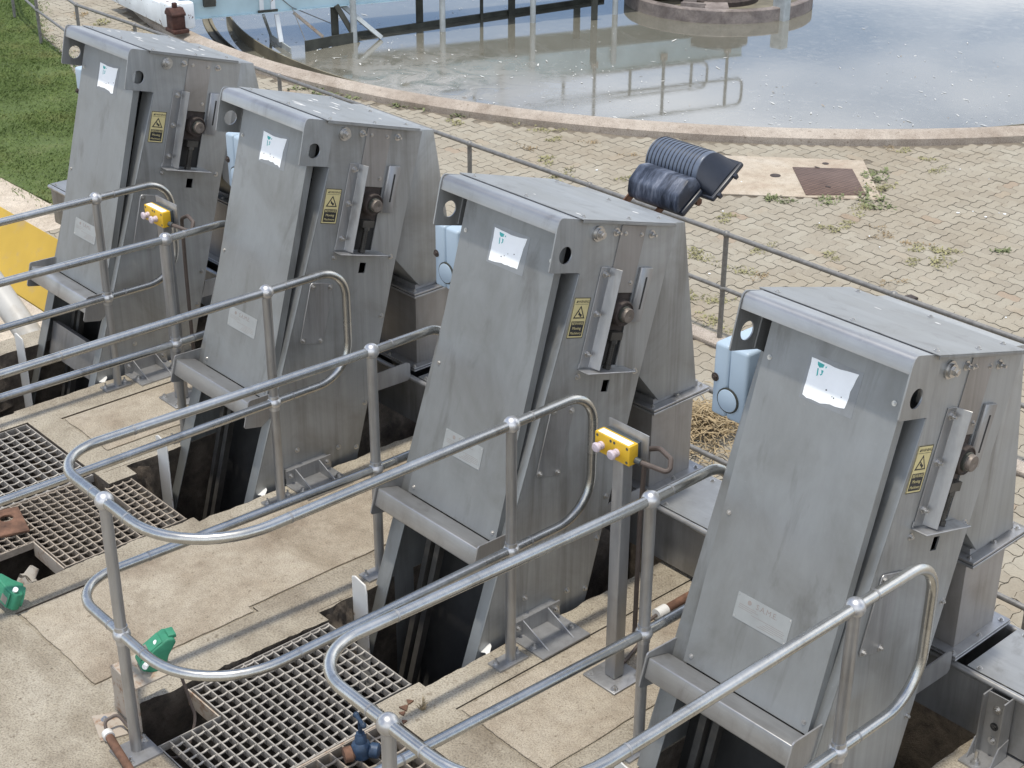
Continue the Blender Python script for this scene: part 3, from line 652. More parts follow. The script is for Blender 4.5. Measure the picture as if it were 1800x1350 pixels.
# ------------------------------------------------------------------ concrete deck with its channels
def jag(p, q, n, amp, skip_ends=True):
    p, q = Vector(p), Vector(q); d = (q - p); nrm = Vector((-d.y, d.x)).normalized(); out = []
    for k in range(n + 1):
        t = k / n
        o = 0 if k in (0, n) else amp * (noise.noise(Vector((p.x * 3 + d.x * t * 9, p.y * 3 + d.y * t * 9, 1.3))) * 1.3 + rnd.uniform(-.35, .35))
        out.append(tuple(p + d * t + nrm * o))
    return out[:-1]
def poly(*segs):
    o = []
    for i, s in enumerate(segs):
        p, j = s; q = segs[(i + 1) % len(segs)][0]
        o += jag(p, q, 60, .010) if j else [p]
    return o
flat = lambda u, v, w: Vector((u, v, w))
ZD = -1.69
dk = MB()
def blk(*segs, z1=0.0): dk.prism(poly(*segs), ZD, z1, flat)
P1, P2 = .030, .672
pit = [(x + P1, x + (P2 if k < 3 else .70)) for k, (x, y) in enumerate(MO)]
YB, YF = 1.15, -.72
blk(((.9, -5), 0), ((12, -5), 0), ((12, -1.605), 0), ((.9, -1.605), 0))
blk(((1.37, -1.605), 0), ((pit[0][0], -1.605), 1), ((pit[0][0], YB), 0), ((1.37, YB), 0))
# between machine 1 and 2 (inset slab 2.40..2.83)
a, b = pit[0][1], pit[1][0]
blk(((a, -.69), 0), ((2.392, -.69), 0), ((2.392, YB), 0), ((a, YB), 1))
blk(((2.838, -.69), 0), ((b, -.69), 1), ((b, YB), 0), ((2.838, YB), 0))
blk(((a, -.83), 0), ((3.115, -.83), 0), ((3.115, -.69), 0), ((a, -.69), 0))
blk(((a + .01, -1.605), 0), ((2.325, -1.605), 0), ((2.325, -.83), 0), ((a + .01, -.83), 1))
blk(((2.392, 1.0), 0), ((2.838, 1.0), 0), ((2.838, YB), 0), ((2.392, YB), 0))
blk(((2.392, -.69), 0), ((2.838, -.69), 0), ((2.838, 1.0), 0), ((2.392, 1.0), 0), z1=-.0075)
# between machine 2 and 3 (big inset slab)
a, b = pit[1][1], pit[2][0]
blk(((3.615, -1.605), 0), ((3.772, -1.605), 0), ((3.772, -.70), 0), ((3.615, -.70), 1))
blk(((a, -.70), 0), ((3.772, -.70), 0), ((3.772, YB), 0), ((a, YB), 1))
blk(((4.395, -1.605), 0), ((4.595, -1.605), 1), ((4.625, -.715), 0), ((4.395, -.885), 0))
blk(((4.355, -.885), 0), ((4.395, -.885), 0), ((4.625, -.715), 0), ((b, -.715), 1), ((b, YB), 0), ((4.355, YB), 0))
blk(((3.772, 1.0), 0), ((4.355, 1.0), 0), ((4.355, YB), 0), ((3.772, YB), 0))
blk(((3.772, -1.605), 0), ((4.395, -1.605), 0), ((4.395, -.885), 0), ((4.355, -.885), 0), ((4.355, 1.0), 0), ((3.772, 1.0), 0), z1=-.0075)
# between machine 3 and 4
a, b = pit[2][1], pit[3][0]
blk(((a, -.70), 0), ((5.372, -.70), 0), ((5.372, YB), 0), ((a, YB), 1))
blk(((5.842, -.70), 0), ((b, -.70), 0), ((b, YB), 0), ((5.842, YB), 0))
blk(((5.165, -.90), 1), ((5.26, -.895), 0), ((6.02, -.895), 0), ((6.02, -.70), 0), ((5.165, -.70), 0))
blk(((5.372, 1.0), 0), ((5.842, 1.0), 0), ((5.842, YB), 0), ((5.372, YB), 0))
blk(((5.372, -.70), 0), ((5.842, -.70), 0), ((5.842, 1.0), 0), ((5.372, 1.0), 0), z1=-.0075)
blk(((6.02, -1.605), 0), ((pit[3][1] + .3, -1.605), 0), ((pit[3][1] + .3, -.72), 0), ((6.02, -.72), 0))
blk(((pit[3][1], -.72), 0), ((12, -.72), 0), ((12, YB), 0), ((pit[3][1], YB), 1))
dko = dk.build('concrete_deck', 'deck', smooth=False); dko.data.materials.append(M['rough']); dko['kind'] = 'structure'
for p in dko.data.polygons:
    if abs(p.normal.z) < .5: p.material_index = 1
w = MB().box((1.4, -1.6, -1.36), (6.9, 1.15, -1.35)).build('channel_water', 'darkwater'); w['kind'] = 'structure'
# rear wall closes the channels
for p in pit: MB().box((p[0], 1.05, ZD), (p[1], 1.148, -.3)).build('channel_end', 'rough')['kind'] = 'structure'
for k_, (pl, lb) in enumerate((([(2.406, -.676), (2.824, -.676), (2.824, .987), (2.406, .987)], 'long concrete cover slab set in the deck beside the machine nearest the lawn'),
               ([(3.786, -1.590), (4.380, -1.590), (4.380, -.900), (4.340, -.900), (4.340, .987), (3.786, .987)], 'large notched concrete cover slab in the middle of the deck'),
               ([(5.386, -.686), (5.828, -.686), (5.828, .987), (5.386, .987)], 'concrete cover slab carrying the push-button post nearest the camera'))):
    n = len(pl); pp = []
    for i in range(n): pp += jag(pl[i], pl[(i + 1) % n], 26, .005)
    tag(MB().prism(pp, -.0073, -.0005, flat).build('cover_slab', 'slab', bevel=.0032, segs=2), lb, 'slab', 'concrete cover slabs in the deck')
# gratings
def grating(outline, px_, py_, depth, label, m='grate', bar=.0048, edges=()):
    # outline: list of rectangles (x0,x1,y0,y1)
    ox, oy = outline[0][0], outline[0][2]
    bars = rods = ends = MB()
    def inside(x, y): return any(a - 1e-4 <= x <= b + 1e-4 and c - 1e-4 <= y <= d + 1e-4 for a, b, c, d in outline)
    X0, X1 = min(o[0] for o in outline), max(o[1] for o in outline); Y0, Y1 = min(o[2] for o in outline), max(o[3] for o in outline)
    ny = int((Y1 - Y0) / py_)
    for k in range(ny + 1):
        y = Y1 - .004 - k * py_
        for a, b, c, d in outline:
            if c <= y <= d: bars.box((a - ox, y - bar / 2 - oy, -depth - .006), (b - ox, y + bar / 2 - oy, -.006))
    nx = int((X1 - X0) / px_)
    for k in range(nx + 1):
        x = X1 - .010 - k * px_
        for a, b, c, d in outline:
            if a <= x <= b:
                n = max(1, int(round((d - c) / py_))) 
                yy = [d - .004 - q * py_ for q in range(n + 1) if d - .004 - q * py_ >= c]
                for y1, y0 in zip(yy, yy[1:]):          # rods sag a little between the bars
                    pts = [Vector((x - ox, y1 - oy + (y0 - y1) * t, -.0105 - .005 * math.sin(math.pi * t))) for t in (0, .25, .5, .75, 1)]
                    rods.tube(pts, .0046, 6, caps=False)
    for x, c, d in edges: ends.box((x - ox - .0022, c - oy, -depth - .006), (x - ox + .0022, d - oy, -.0055))
    r = bars.build('floor_grating', m); r.location = (ox, oy, 0); tag(r, label, 'grating', 'steel gratings in the deck')
grating([(4.84, 5.242, -1.60, -.905), (4.635, 4.84, -1.345, -.722), (4.84, 5.148, -.905, -.722)], .0452, .0435, .030, 'fine steel grating below the machine that hides the floodlight, green sensor at its corner', edges=((4.635, -1.345, -.722), (4.84, -1.6, -1.345), (5.242, -1.6, -.905), (5.148, -.905, -.722)))
grating([(2.99, 3.33, -1.60, -.885), (3.33, 3.595, -1.30, -.722), (3.125, 3.33, -.885, -.722)], .0452, .0435, .030, 'fine dusty grating with a rusty plate lying on it', 'gratewarm', edges=((3.595, -1.3, -.722), (3.33, -1.6, -1.3), (2.99, -1.6, -.885)))
grating([(5.258, 6.015, -1.60, -.90)], .054, .054, .035, 'coarse steel grating under the dark blue tap', 'gratewarm', edges=((5.26, -1.6, -.9), (6.013, -1.6, -.9)))
grating([(2.33, 2.985, -1.60, -.838)], .054, .054, .035, 'coarse steel grating between the two machines nearest the lawn', edges=((2.332, -1.6, -.838), (2.983, -1.6, -.838)))
for lo_, hi_ in (((5.245, -1.6, -.07), (5.253, -.9, -.008)), ((2.983, -1.6, -.07), (2.988, -.9, -.008)), ((4.63, -1.3535, -.075), (4.84, -1.3475, -.006)), ((3.3275, -1.3075, -.075), (3.6, -1.3025, -.006))):
    MB().box(lo_, hi_).build('grating_support', 'rustlight')['kind'] = 'structure'
# loose rusty plate on the grating
tag(MB().holed([(-.115, -.055), (.105, -.063), (.115, .06), (-.105, .066)], [circle(-.03, -.002, .028, 20)], 0, .012, flat).build('steel_plate', 'rust', bevel=.002, segs=1), 'flat rusty steel plate with a round hole lying on the grating', 'steel plate')
bpy.data.objects['steel_plate'].location = (3.125, -1.315, -.004); bpy.data.objects['steel_plate'].rotation_euler = (0, 0, R(-12))
wp = MB(); pts = [Vector((3.43, -1.36, -.06)), Vector((3.44, -1.40, -.10)), Vector((3.47, -1.46, -.15)), Vector((3.51, -1.52, -.22)), Vector((3.55, -1.59, -.32))]
wp.tube(fillet(pts, [0, .1, .1, .1, 0], 8), [.018, .03] + [.036 + .006 * math.sin(k * 2.1) for k in range(27)], 16); wp = wp.build('wrapped_pipe', 'rag')
for v in wp.data.vertices: v.co += Vector((noise.noise(v.co * 40), noise.noise(v.co * 40 + Vector((9, 0, 0))), noise.noise(v.co * 40 + Vector((0, 9, 0))))) * .018
tag(wp, 'frayed white wrapped pipe end poking from the hole beside the grating', 'pipe')
# green level sensors
def sensor(name_loc, rz, label, rx=0, ry=0):
    r = empty('level_sensor', name_loc, rz, label=label, cat='sensor', group='green level sensors'); r.rotation_euler = (rx, ry, rz); r.scale = (.84, .84, .84)
    prof = [(-.050, .010), (.046, .010), (.062, .06), (.098, .115), (.090, .134), (.062, .140), (.004, .106), (-.048, .070), (-.064, .036)]
    MB().prism(prof, -.046, .046, yz).build('housing', 'green', r, bevel=.008, segs=3)
    MB().lathe([(.046, 0), (.048, .012), (.046, .02)], (0, 0, 0), 24).build('base_ring', 'green', r)
    MB().box((-.030, .070, .128), (.030, .104, .146)).build('hinge', 'green', r, bevel=.004)
    q = Matrix.Translation((0, -.018, .0915)) @ Matrix.Rotation(math.atan2(.036, .056), 4, 'X')
    sl = lambda u, v, w: q @ Vector((u, v, w))
    MB().box((-.038, -.048, -.001), (.038, .070, .004), sl).build('lid', 'green', r, bevel=.003)
    MB().box((-.026, -.040, .0042), (.012, .005, .0052), sl).build('display', 'screen', r)
    MB().lathe([(0, 0), (.011, 0), (.011, .0015), (0, .002)], sl(.010, .043, .0042), 18, Vector((0, -.75, .66))).build('badge', 'paper', r)
    MB().cyl((.04, -.03, .05), (.065, -.05, .05), .012, 12).build('cable_gland', 'paper', r)
sensor((4.672, -1.497, .1965), R(-14), 'green level sensor standing upright on the rusty bracket at the grating corner')
sensor((3.755, -1.555, .045), R(62), 'green level sensor lying on its side at the left edge of the photo', 0, R(-68))
# bracket that carries it
b = empty('sensor_bracket', (4.6, -1.65, 0), label='bent galvanised bracket with rusty foot holding the green sensor', cat='bracket'); o = Vector((4.6, -1.65, 0))
MB().prism([(-.05, -.045), (.095, -.088), (.122, .004), (-.012, .036)], .0, .007, flat).build('foot', 'rustlight', b, bevel=.001, segs=1)
MB().box((-.028, .040, .007), (.150, .046, .196)).build('upright', 'rustlight', b)
MB().box((-.028, .046, .190), (.150, .208, .196)).build('top_plate', 'rustlight', b)
q = MB(); q.hexbolt((0, -.02, .007), (0, 0, 1), .009, .007); q.build('anchor_bolt', 'bolt', b)
c = empty('conduit', (4.7, -1.7, 0), label='rusty conduit with a white end cap by the front rail post', cat='conduit')
MB().cyl((.012, -.012, .020), (.30, -.06, .020), .015, 14).build('pipe', 'rust', c)
MB().cyl((-.012, -.008, .021), (.014, -.0125, .021), .020, 14).build('end_cap', 'seal', c)
MB().tube(fillet([(-.01, -.008, .022), (-.04, .0, .05), (-.035, .05, .06), (.02, .06, .03), (.07, .07, .02), (.12, .09, -.05), (.14, .2, -.12), (.10, .28, .0), (.09, .24, .22)], [0, .02, .02, .03, .03, .04, .06, .08, 0], 6), .006, 8).build('cable', 'cable', c)
c = empty('conduit', (5.48, .25, 0), label='brown conduit with a white cap lying beside the nearest machine', cat='conduit')
MB().cyl((.0, .02, .03), (-.01, .80, .03), .018, 14).build('pipe', 'rust', c); MB().cyl((.0, -.02, .03), (.0, .035, .03), .024, 16).build('end_cap', 'seal', c)
MB().tube(fillet([(.0, -.01, .03), (.01, -.08, .03), (.06, -.16, .012), (.11, -.30, .012), (.12, -.38, .012)], [0, .05, .06, .1, 0], 5), .007, 8).build('cable', 'cable', c)
# blue tap
t = empty('water_tap', (5.352, -1.105, 0), label='dark blue hand tap with a T handle standing on the coarse grating', cat='tap')
MB().lathe([(0, 0), (.030, 0), (.034, .012), (.036, .04), (.030, .055), (.022, .062), (.020, .085), (.016, .09), (.015, .098), (0, .098)], (0, 0, 0), 24).build('body', 'tapblue', t)
MB().lathe([(0, -.02), (.02, -.02), (.021, .03), (.027, .035), (.027, .062), (.018, .066), (0, .066)], (.0, .0, .03), 20, Vector((.8, .6, 0))).build('outlet', 'tapblue', t)
MB().lathe([(.0, -.03), (.022, -.03), (.022, .03), (.028, .034), (.028, .062), (.0, .065)], (.0, .0, .022), 20, Vector((-.35, -.94, -.05))).build('inlet_pipe', 'rust', t)
h = MB(); h.cyl((0, 0, .098), (0, 0, .150), .0075, 12); h.cyl((-.030, .008, .152), (.030, -.008, .152), .0075, 10); h.ball((-.031, .008, .152), .0115, 10); h.ball((.031, -.008, .152), .0115, 10); h.build('handle', 'tapblue', t)
# left of the deck: yellow beam and white pipe
y = empty('yellow_beam', (0, .3, 0), label='yellow painted steel beam beyond the white pipe, left of the machines', cat='beam')
MB().prism([(.13, 0.0), (.122, .012), (.118, .006), (-.10, -.30), (-.13, -.33), (-.10, -.34), (-.06, -.31)], -6, 1.36, yz).build('plate', 'yellow', y, bevel=.004)
MB().box((-6, .124, -.60), (1.36, .136, -.012)).build('web', 'yellow', y)
p = MB().tube([(-.9, -.2, .80), (.55, -.2, .06), (1.12, -.2, -.21), (1.366, -.2, -.33)], .075, 24).build('waste_pipe', 'pvc'); tag(p, 'thick white plastic pipe sloping down beside the yellow beam', 'pipe')
MB().box((-6, -1.6, -1.69), (1.365, .0, -.62)).build('lower_ledge', 'slab')['kind'] = 'structure'
w = MB()
for k in range(26):
    a = rnd.uniform(0, 6.28); l_ = rnd.uniform(.012, .03); x0, y0 = 5.295 + rnd.uniform(-.008, .008), -.79 + rnd.uniform(-.008, .008)
    w.tube([(x0, y0, 0), (x0 + math.cos(a) * l_ * .5, y0 + math.sin(a) * l_ * .5, l_), (x0 + math.cos(a) * l_, y0 + math.sin(a) * l_, l_ * 1.2)], [.0016, .0014, .0004], 4)
tag(w.build('dry_weed', 'straw'), 'tiny pale dry weed growing in a joint of the deck', 'weed')
lf = MB()
for (x, y_, s) in ((5.235, -.80, .016), (5.25, -.835, .020), (5.27, -.86, .014), (5.31, -.885, .012)):
    a = rnd.uniform(0, 3); lf.prism([(x + s * math.cos(a + q) * (1 if k % 2 else .55), y_ + s * math.sin(a + q) * (1 if k % 2 else .55)) for k, q in enumerate([i * 1.047 for i in range(6)])], .001, .006, flat)
tag(lf.build('leaf_litter', 'rust'), 'brown leaf scraps on the deck beside the grating', 'leaves', kind='stuff')

# broken concrete on the left wall of each channel
for k_, (x0, y0, y1) in enumerate(((MO[0][0] + P1, -1.5, -.55), (MO[1][0] + P1, -.80, -.55), (MO[2][0] + P1, -.715, -.55))):
    g = MB(); nx, ny = 14, 44; V = []
    for i in range(nx + 1):
        for j_ in range(ny + 1):
            u, t = i / nx, j_ / ny; y_ = y0 + (y1 - y0) * t
            e = math.sin(math.pi * t) ** .35
            nz = noise.noise(Vector((y_ * 22, u * 5, k_ * 7.0))) + .6 * noise.noise(Vector((y_ * 60, u * 14, k_ * 3.0)))
            V.append(g.bm.verts.new((x0 - .012 + (.075 * u ** .8 + .018 * nz * min(1, u * 5)) * e, y_, .0015 - .30 * u ** 1.25 + .012 * nz * min(1, u * 4))))
    for i in range(nx):
        for j_ in range(ny):
            a_ = i * (ny + 1) + j_; g.bm.faces.new((V[a_], V[a_ + 1], V[a_ + ny + 2], V[a_ + ny + 1]))
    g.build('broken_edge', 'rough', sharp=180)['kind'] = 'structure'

# ------------------------------------------------------------------ paved yard, lawn
import numpy as np
TC = Vector((-8.25, 17.07)); RK = 10.155
GRASS = [(-4.6, 2.78), (-5.6, 2.74), (-30, 2.74), (-30, 9.5), (-13.2, 6.75), (-10.85, 5.72), (-9.8, 5.50), (-8.2, 4.9), (-6.4, 3.9), (-5.0, 3.1)]
def inpoly(x, y, P):
    c = False
    for i in range(len(P)):
        (x1, y1), (x2, y2) = P[i], P[i - 1]
        if (y1 > y) != (y2 > y) and x < (x2 - x1) * (y - y1) / (y2 - y1) + x1: c = not c
    return c
SLAB = [(-.77, 7.84), (.45, 8.93), (-.42, 9.80), (-1.62, 8.72)]
SLAB2 = [(-.79, 7.80), (.49, 8.93), (-.42, 9.84), (-1.66, 8.72)]
g = MB()
g.holed([(-150, -150), (150, -150), (150, 150), (-150, 150)], [circle(TC.x, TC.y, 10.0, 120)], ZP - .03, ZP - .016, flat)
g.build('yard_ground', 'soil', smooth=False)['kind'] = 'structure'
g = MB(); R0 = [(-14.5, 1.2), (9.5, 1.2), (9.5, 16), (1.3, 16), ]
arc = [(TC.x + 10.12 * math.cos(a), TC.y + 10.12 * math.sin(a)) for a in [R(-5) - R(165) * k / 70 for k in range(71)]]
ap = [q for q in arc if q[0] > -14.4]
j = [(-14.5, 1.2), (9.5, 1.2), (9.5, 16.2)] + ap + [(-14.5, ap[-1][1])]
A = [g.bm.verts.new((x, y, ZP - .012)) for x, y in j]; g.bm.faces.new(A)
bmesh.ops.triangulate(g.bm, faces=g.bm.faces[:]); g.build('joint_sand', 'joint', smooth=False)['kind'] = 'structure'
# interlocking zig-zag pavers, herringbone bond
def pavers():
    W = .1085; verts = []; faces = []; shade = []
    tri = lambda t: (1 - 4 * abs(((t + .25) % 1) - .5)) if True else 0
    amp = .082
    def warp(x, y): return (x + amp * tri(y), y + amp * tri(x))
    q = random.Random(3)
    i0, i1, j0, j1 = int(-14 / W), int(9 / W), int(2.2 / W), int(15.2 / W)
    for i in range(i0, i1):
        for jj in range(j0, j1):
            c = (i - jj) % 4
            if c == 0: w_, h_ = 2, 1
            elif c == 3: w_, h_ = 1, 2
            else: continue
            cx, cy = (i + w_ / 2) * W, (jj + h_ / 2) * W
            if (cx - TC.x) ** 2 + (cy - TC.y) ** 2 < (RK + .07) ** 2: continue
            if cx + cy * .95 < -7.6 + 0 and cx < -13: continue
            if inpoly(cx, cy, GRASS) or inpoly(cx, cy, SLAB2): continue
            if 5.10 < cy < 5.30 and cx > -.4: continue
            if cy > 2.2 + 0 and cy > 15.2: continue
            b = []
            def side(ax, lo, hi): return [lo] + [k / 4 for k in range(int(lo * 4) + 1, int(hi * 4)) if k % 2] + [hi]
            xs_ = [i] + [i + t for t in ((.25, .75, 1.25, 1.75) if w_ == 2 else (.25, .75))] + [i + w_]
            ys_ = [jj] + [jj + t for t in ((.25, .75, 1.25, 1.75) if h_ == 2 else (.25, .75))] + [jj + h_]
            b += [(x, jj) for x in xs_[:-1]] + [(i + w_, y) for y in ys_[:-1]] + [(x, jj + h_) for x in xs_[:0:-1]] + [(i, y) for y in ys_[:0:-1]]
            dz = q.uniform(-.0035, .0025) + .007 * noise.noise(Vector((cx * .9, cy * .9, 5))); tx, ty = q.uniform(-.012, .012), q.uniform(-.012, .012)
            k0 = len(verts); pts = [warp(x, y) for x, y in b]
            mx = sum(p[0] for p in pts) / len(pts); my = sum(p[1] for p in pts) / len(pts)
            gp = .958 - q.random() * .022
            for x, y in pts:
                X, Y = mx + (x - mx) * (1 - (1 - gp) * (1.0 if w_ == 1 else .55)), my + (y - my) * (1 - (1 - gp) * (1.0 if w_ == 2 and True else .55))
                verts.append((X * W, Y * W, ZP + dz + tx * (X - mx) * W + ty * (Y - my) * W))
            n = len(pts); faces.append(tuple(range(k0, k0 + n)))
            for x, y, z in verts[k0:k0 + n]: pass
            low = [(x, y, ZP - .013) for x, y, z in verts[k0:k0 + n]]; verts.extend(low)
            for t in range(n): faces.append((k0 + t, k0 + n + t, k0 + n + (t + 1) % n, k0 + (t + 1) % n))
            s = q.random(); shade.extend([s] * (n + 1))
    me = bpy.data.meshes.new('paving'); me.from_pydata(verts, [], faces)
    at = me.attributes.new('shade', 'FLOAT', 'FACE'); at.data.foreach_set('value', shade)
    me.materials.append(M['paver']); o = bpy.data.objects.new('paving', me); COL.objects.link(o); o['kind'] = 'structure'
pavers()
MB().box((-.4, 5.12, ZP - .012), (9.5, 5.28, ZP + .03)).build('kerb_strip', 'kerb', bevel=.01)['kind'] = 'structure'
# lower concrete path beside the deck
MB().box((-30, .2, ZP - .01), (1.36, 2.20, ZP + .004)).build('path', 'path')['kind'] = 'structure'
MB().box((-30, 2.2, ZP - .01), (-4.2, 2.745, ZP + .0035)).build('path_edge', 'path')['kind'] = 'structure'
lw = MB(); lw.prism(GRASS, ZP - .01, ZP + .012, flat); lw.build('lawn', 'lawn', smooth=False)['kind'] = 'structure'
def grass():
    q = random.Random(5); V = []; Fc = []
    n = 0
    while n < 85000:
        y = q.uniform(2.6, 6.9); x = q.uniform(-14.5, -4.4)
        jx, jy = x + q.gauss(0, .10), y + q.gauss(0, .10)
        if not inpoly(x, y, GRASS): continue
        d = noise.noise(Vector((x * 1.3, y * 1.3, 0))) + .4 * noise.noise(Vector((x * 5, y * 5, 3)))
        edge = min(1, (y - 2.7) / .35) if x > -9 else 1
        if d < -.45 + q.uniform(-.2, .2) or q.random() > .25 + .75 * edge: n += .3; continue
        h = q.uniform(.018, .042) * (1 + .4 * d); a = q.uniform(0, 6.283); w = q.uniform(.0025, .005); l_ = q.uniform(.3, 1.1) * h
        ca, sa = math.cos(a), math.sin(a); k = len(V)
        V += [(jx - sa * w, jy + ca * w, ZP + .008), (jx + sa * w, jy - ca * w, ZP + .008), (jx + ca * l_ * .5 + sa * w * .6, jy + sa * l_ * .5 - ca * w * .6, ZP + h * .75), (jx + ca * l_ * 1.3, jy + sa * l_ * 1.3, ZP + h)]
        Fc += [(k, k + 1, k + 2), (k, k + 2, k + 3)]; n += 1
    me = bpy.data.meshes.new('grass'); me.from_pydata(V, [], Fc); me.materials.append(M['blade'])
    o = bpy.data.objects.new('grass', me); COL.objects.link(o); tag(o, 'short green lawn grass at the left of the yard', 'grass', kind='stuff')
grass()
# hatch slab
hs = empty('manhole_slab', (-.6, 8.8, ZP), label='pale concrete slab with a brown chequer plate hatch set in the paving', cat='manhole')
MB().prism([(x + .6, y - 8.8) for x, y in SLAB], -.01, .008, flat).build('slab', 'hatchslab', hs, bevel=.004)
hc = MB().prism([(-.165, .245), (.285, .665), (.868, .115), (.470, -.332)], .0085, .016, flat).build('hatch_cover', 'hatch', hs, bevel=.002)
MB().prism(circle(-.117, -.09, .055, 20), .0085, .012, flat).build('lifting_eye', 'rustdark', hs); MB().prism(circle(-.015, .606, .035, 16), .0085, .012, flat).build('lifting_eye', 'rustdark', hs)
for x, y in ((.02, .42), (.47, .02)): MB().box((x - .03, y - .012, .0162), (x + .03, y + .012, .020)).build('handle', 'rustdark', hc)
# weeds in the joints
def tuft(seed, m, n, spread, tall):
    q = random.Random(seed); b = MB()
    cen = [(q.gauss(0, spread * .55), q.gauss(0, spread * .28)) for _ in range(4)]
    for _ in range(n):
        cx, cy = q.choice(cen); x, y = cx + q.gauss(0, spread * .26), cy + q.gauss(0, spread * .2)
        a = q.uniform(0, 6.28); l_ = q.uniform(.5, 1.2) * tall; h = q.uniform(.15, 1.0) * tall; w = q.uniform(.12, .3) * tall
        p = Vector((x, y, .002)); d = Vector((math.cos(a), math.sin(a), 0)); s = Vector((-d.y, d.x, 0))
        t = p + d * l_ + Vector((0, 0, h)); mid = p + d * l_ * .5 + Vector((0, 0, h * .75))
        vs = [b.bm.verts.new(v) for v in (p - s * w * .3, p + s * w * .3, mid + s * w, t, mid - s * w)]
        b.bm.faces.new((vs[0], vs[1], vs[2], vs[4])); b.bm.faces.new((vs[4], vs[2], vs[3]))
    me = bpy.data.meshes.new('weed'); b.bm.to_mesh(me); b.bm.free(); me.materials.append(M[m]); return me
TM = [tuft(1, 'weed', 90, .13, .030), tuft(2, 'weed', 130, .18, .028), tuft(3, 'weedb', 70, .12, .026), tuft(4, 'weedg', 60, .11, .050), tuft(5, 'weedg', 90, .16, .045), tuft(6, 'weedb', 60, .15, .024)]
WL = {0: ('small olive weed patch growing between the pavers', 'olive weed patches between the pavers'), 1: ('small olive weed patch growing between the pavers', 'olive weed patches between the pavers'),
      2: ('small brown dried weed patch between the pavers', 'brown dried weed patches between the pavers'), 5: ('small brown dried weed patch between the pavers', 'brown dried weed patches between the pavers'),
      3: ('green grassy tuft rooted at the tank kerb or slab edge', 'green tufts by the kerb and slab'), 4: ('low green weed mat beside the tank kerb or slab', 'low green weed mats by the kerb and slab')}
WP = [(-5.13, 7.42, 4, 1.5), (-4.321, 7.449, 0, 1.1), (-4.531, 7.80, 4, 1.4), (-3.956, 8.031, 1, 1.5), (-3.441, 8.42, 3, 1.1), (-2.099, 9.30, 3, 1.3), (-1.95, 9.42, 3, 1.1), (-1.214, 9.98, 3, .7), (-3.479, 7.985, 1, 1), (-3.118, 7.862, 0, .9), (-2.777, 8.095, 2, .9), (-3.081, 7.447, 2, 1.1), (-2.187, 8.109, 2, .8), (-2.649, 7.295, 0, 1.2), (-1.677, 7.54, 1, 1.1), (-2.191, 6.985, 1, 1.2),
      (-.30, 8.13, 3, .9), (-.20, 8.22, 4, .8), (.335, 8.99, 4, 1.2), (.027, 9.50, 4, 1.3), (.25, 9.25, 1, 1.3), (.50, 8.80, 4, 1.1), (.45, 8.65, 1, 1.1), (.15, 8.55, 4, 1), (.925, 8.227, 5, 1), (.63, 8.121, 0, .9), (.589, 7.914, 0, 1), (1.025, 8.117, 5, .9), (1.336, 8.142, 2, 1.1), (1.436, 8.105, 0, .9), (1.642, 8.232, 0, 1.1), (1.75, 7.94, 1, 1.2), (1.60, 7.80, 0, .8), (1.995, 8.653, 3, .8), (1.025, 7.366, 0, .9), (1.772, 7.254, 5, .9), (.492, 6.973, 1, .9), (.777, 6.48, 1, 1), (.097, 6.527, 0, 1), (.902, 6.523, 2, .9), (.288, 6.43, 1, 1.1), (.787, 5.729, 0, .9), (1.028, 5.818, 1, 1.1), (1.246, 5.52, 1, 1.1), (-.337, 10.416, 0, .9), (-.506, 10.374, 2, .8), (-.005, 10.355, 0, .8), (.252, 10.083, 1, .8), (-.9, 7.62, 1, 1.0), (-.25, 7.40, 0, 1.1),
      (-10.836, 6.3, 5, 1.6), (-10.081, 6.1, 0, 1.6), (-10.379, 6.691, 5, 1.8), (-11.781, 6.75, 2, 1.6), (-11.163, 6.778, 0, 1.5), (-6.672, 7.02, 4, 1.3), (-6.242, 7.12, 4, 1.5), (-5.8, 7.2, 4, 1.3), (-9.6, 6.35, 0, 1.3), (-9.9, 5.9, 2, 1.2), (1.15, 4.6, 1, 1), (2.1, 6.6, 2, .7)]
for x, y, t, s in WP:
    o = bpy.data.objects.new('weed_patch', TM[t]); COL.objects.link(o); o.location = (x, y, ZP); o.rotation_euler = (0, 0, rnd.uniform(0, 6.28)); o.scale = (s, s, s * .62)
    tag(o, WL[t][0], 'weed', WL[t][1])
# straw heap
q = random.Random(9); st = MB()
for k in range(800):
    r_ = abs(q.gauss(0, .24)); a = q.uniform(0, 6.28); x, y = r_ * math.cos(a) * 1.1, r_ * math.sin(a) * 1.35
    h = .16 * math.exp(-(r_ / .26) ** 2) * q.uniform(.2, 1.05) + .006; b_ = q.uniform(0, 6.28); l_ = q.uniform(.03, .11); e = q.uniform(-.5, .5) * .06
    d = Vector((math.cos(b_), math.sin(b_), 0)) * l_; p = Vector((x, y, h))
    st.tube([p - d + Vector((0, 0, -e)), p + Vector((0, 0, q.uniform(0, .03))), p + d + Vector((0, 0, e))], [.0035, .0045, .002], 4, caps=False)
s_ = st.build('straw_heap', 'straw'); s_.location = (2.52, 3.98, ZP + .01); tag(s_, 'heap of dry straw and grass cuttings on the paving behind the machines', 'straw', kind='stuff')
tag(MB().prism([(-.05, -.03), (.04, -.035), (.055, .02), (-.03, .035)], 0, .02, flat).build('stone_chip', 'rustdark', bevel=.003), 'flat dark stone chip lying on the paving by the far railing', 'stone')
bpy.data.objects['stone_chip'].location = (2.08, 7.10, ZP + .002)
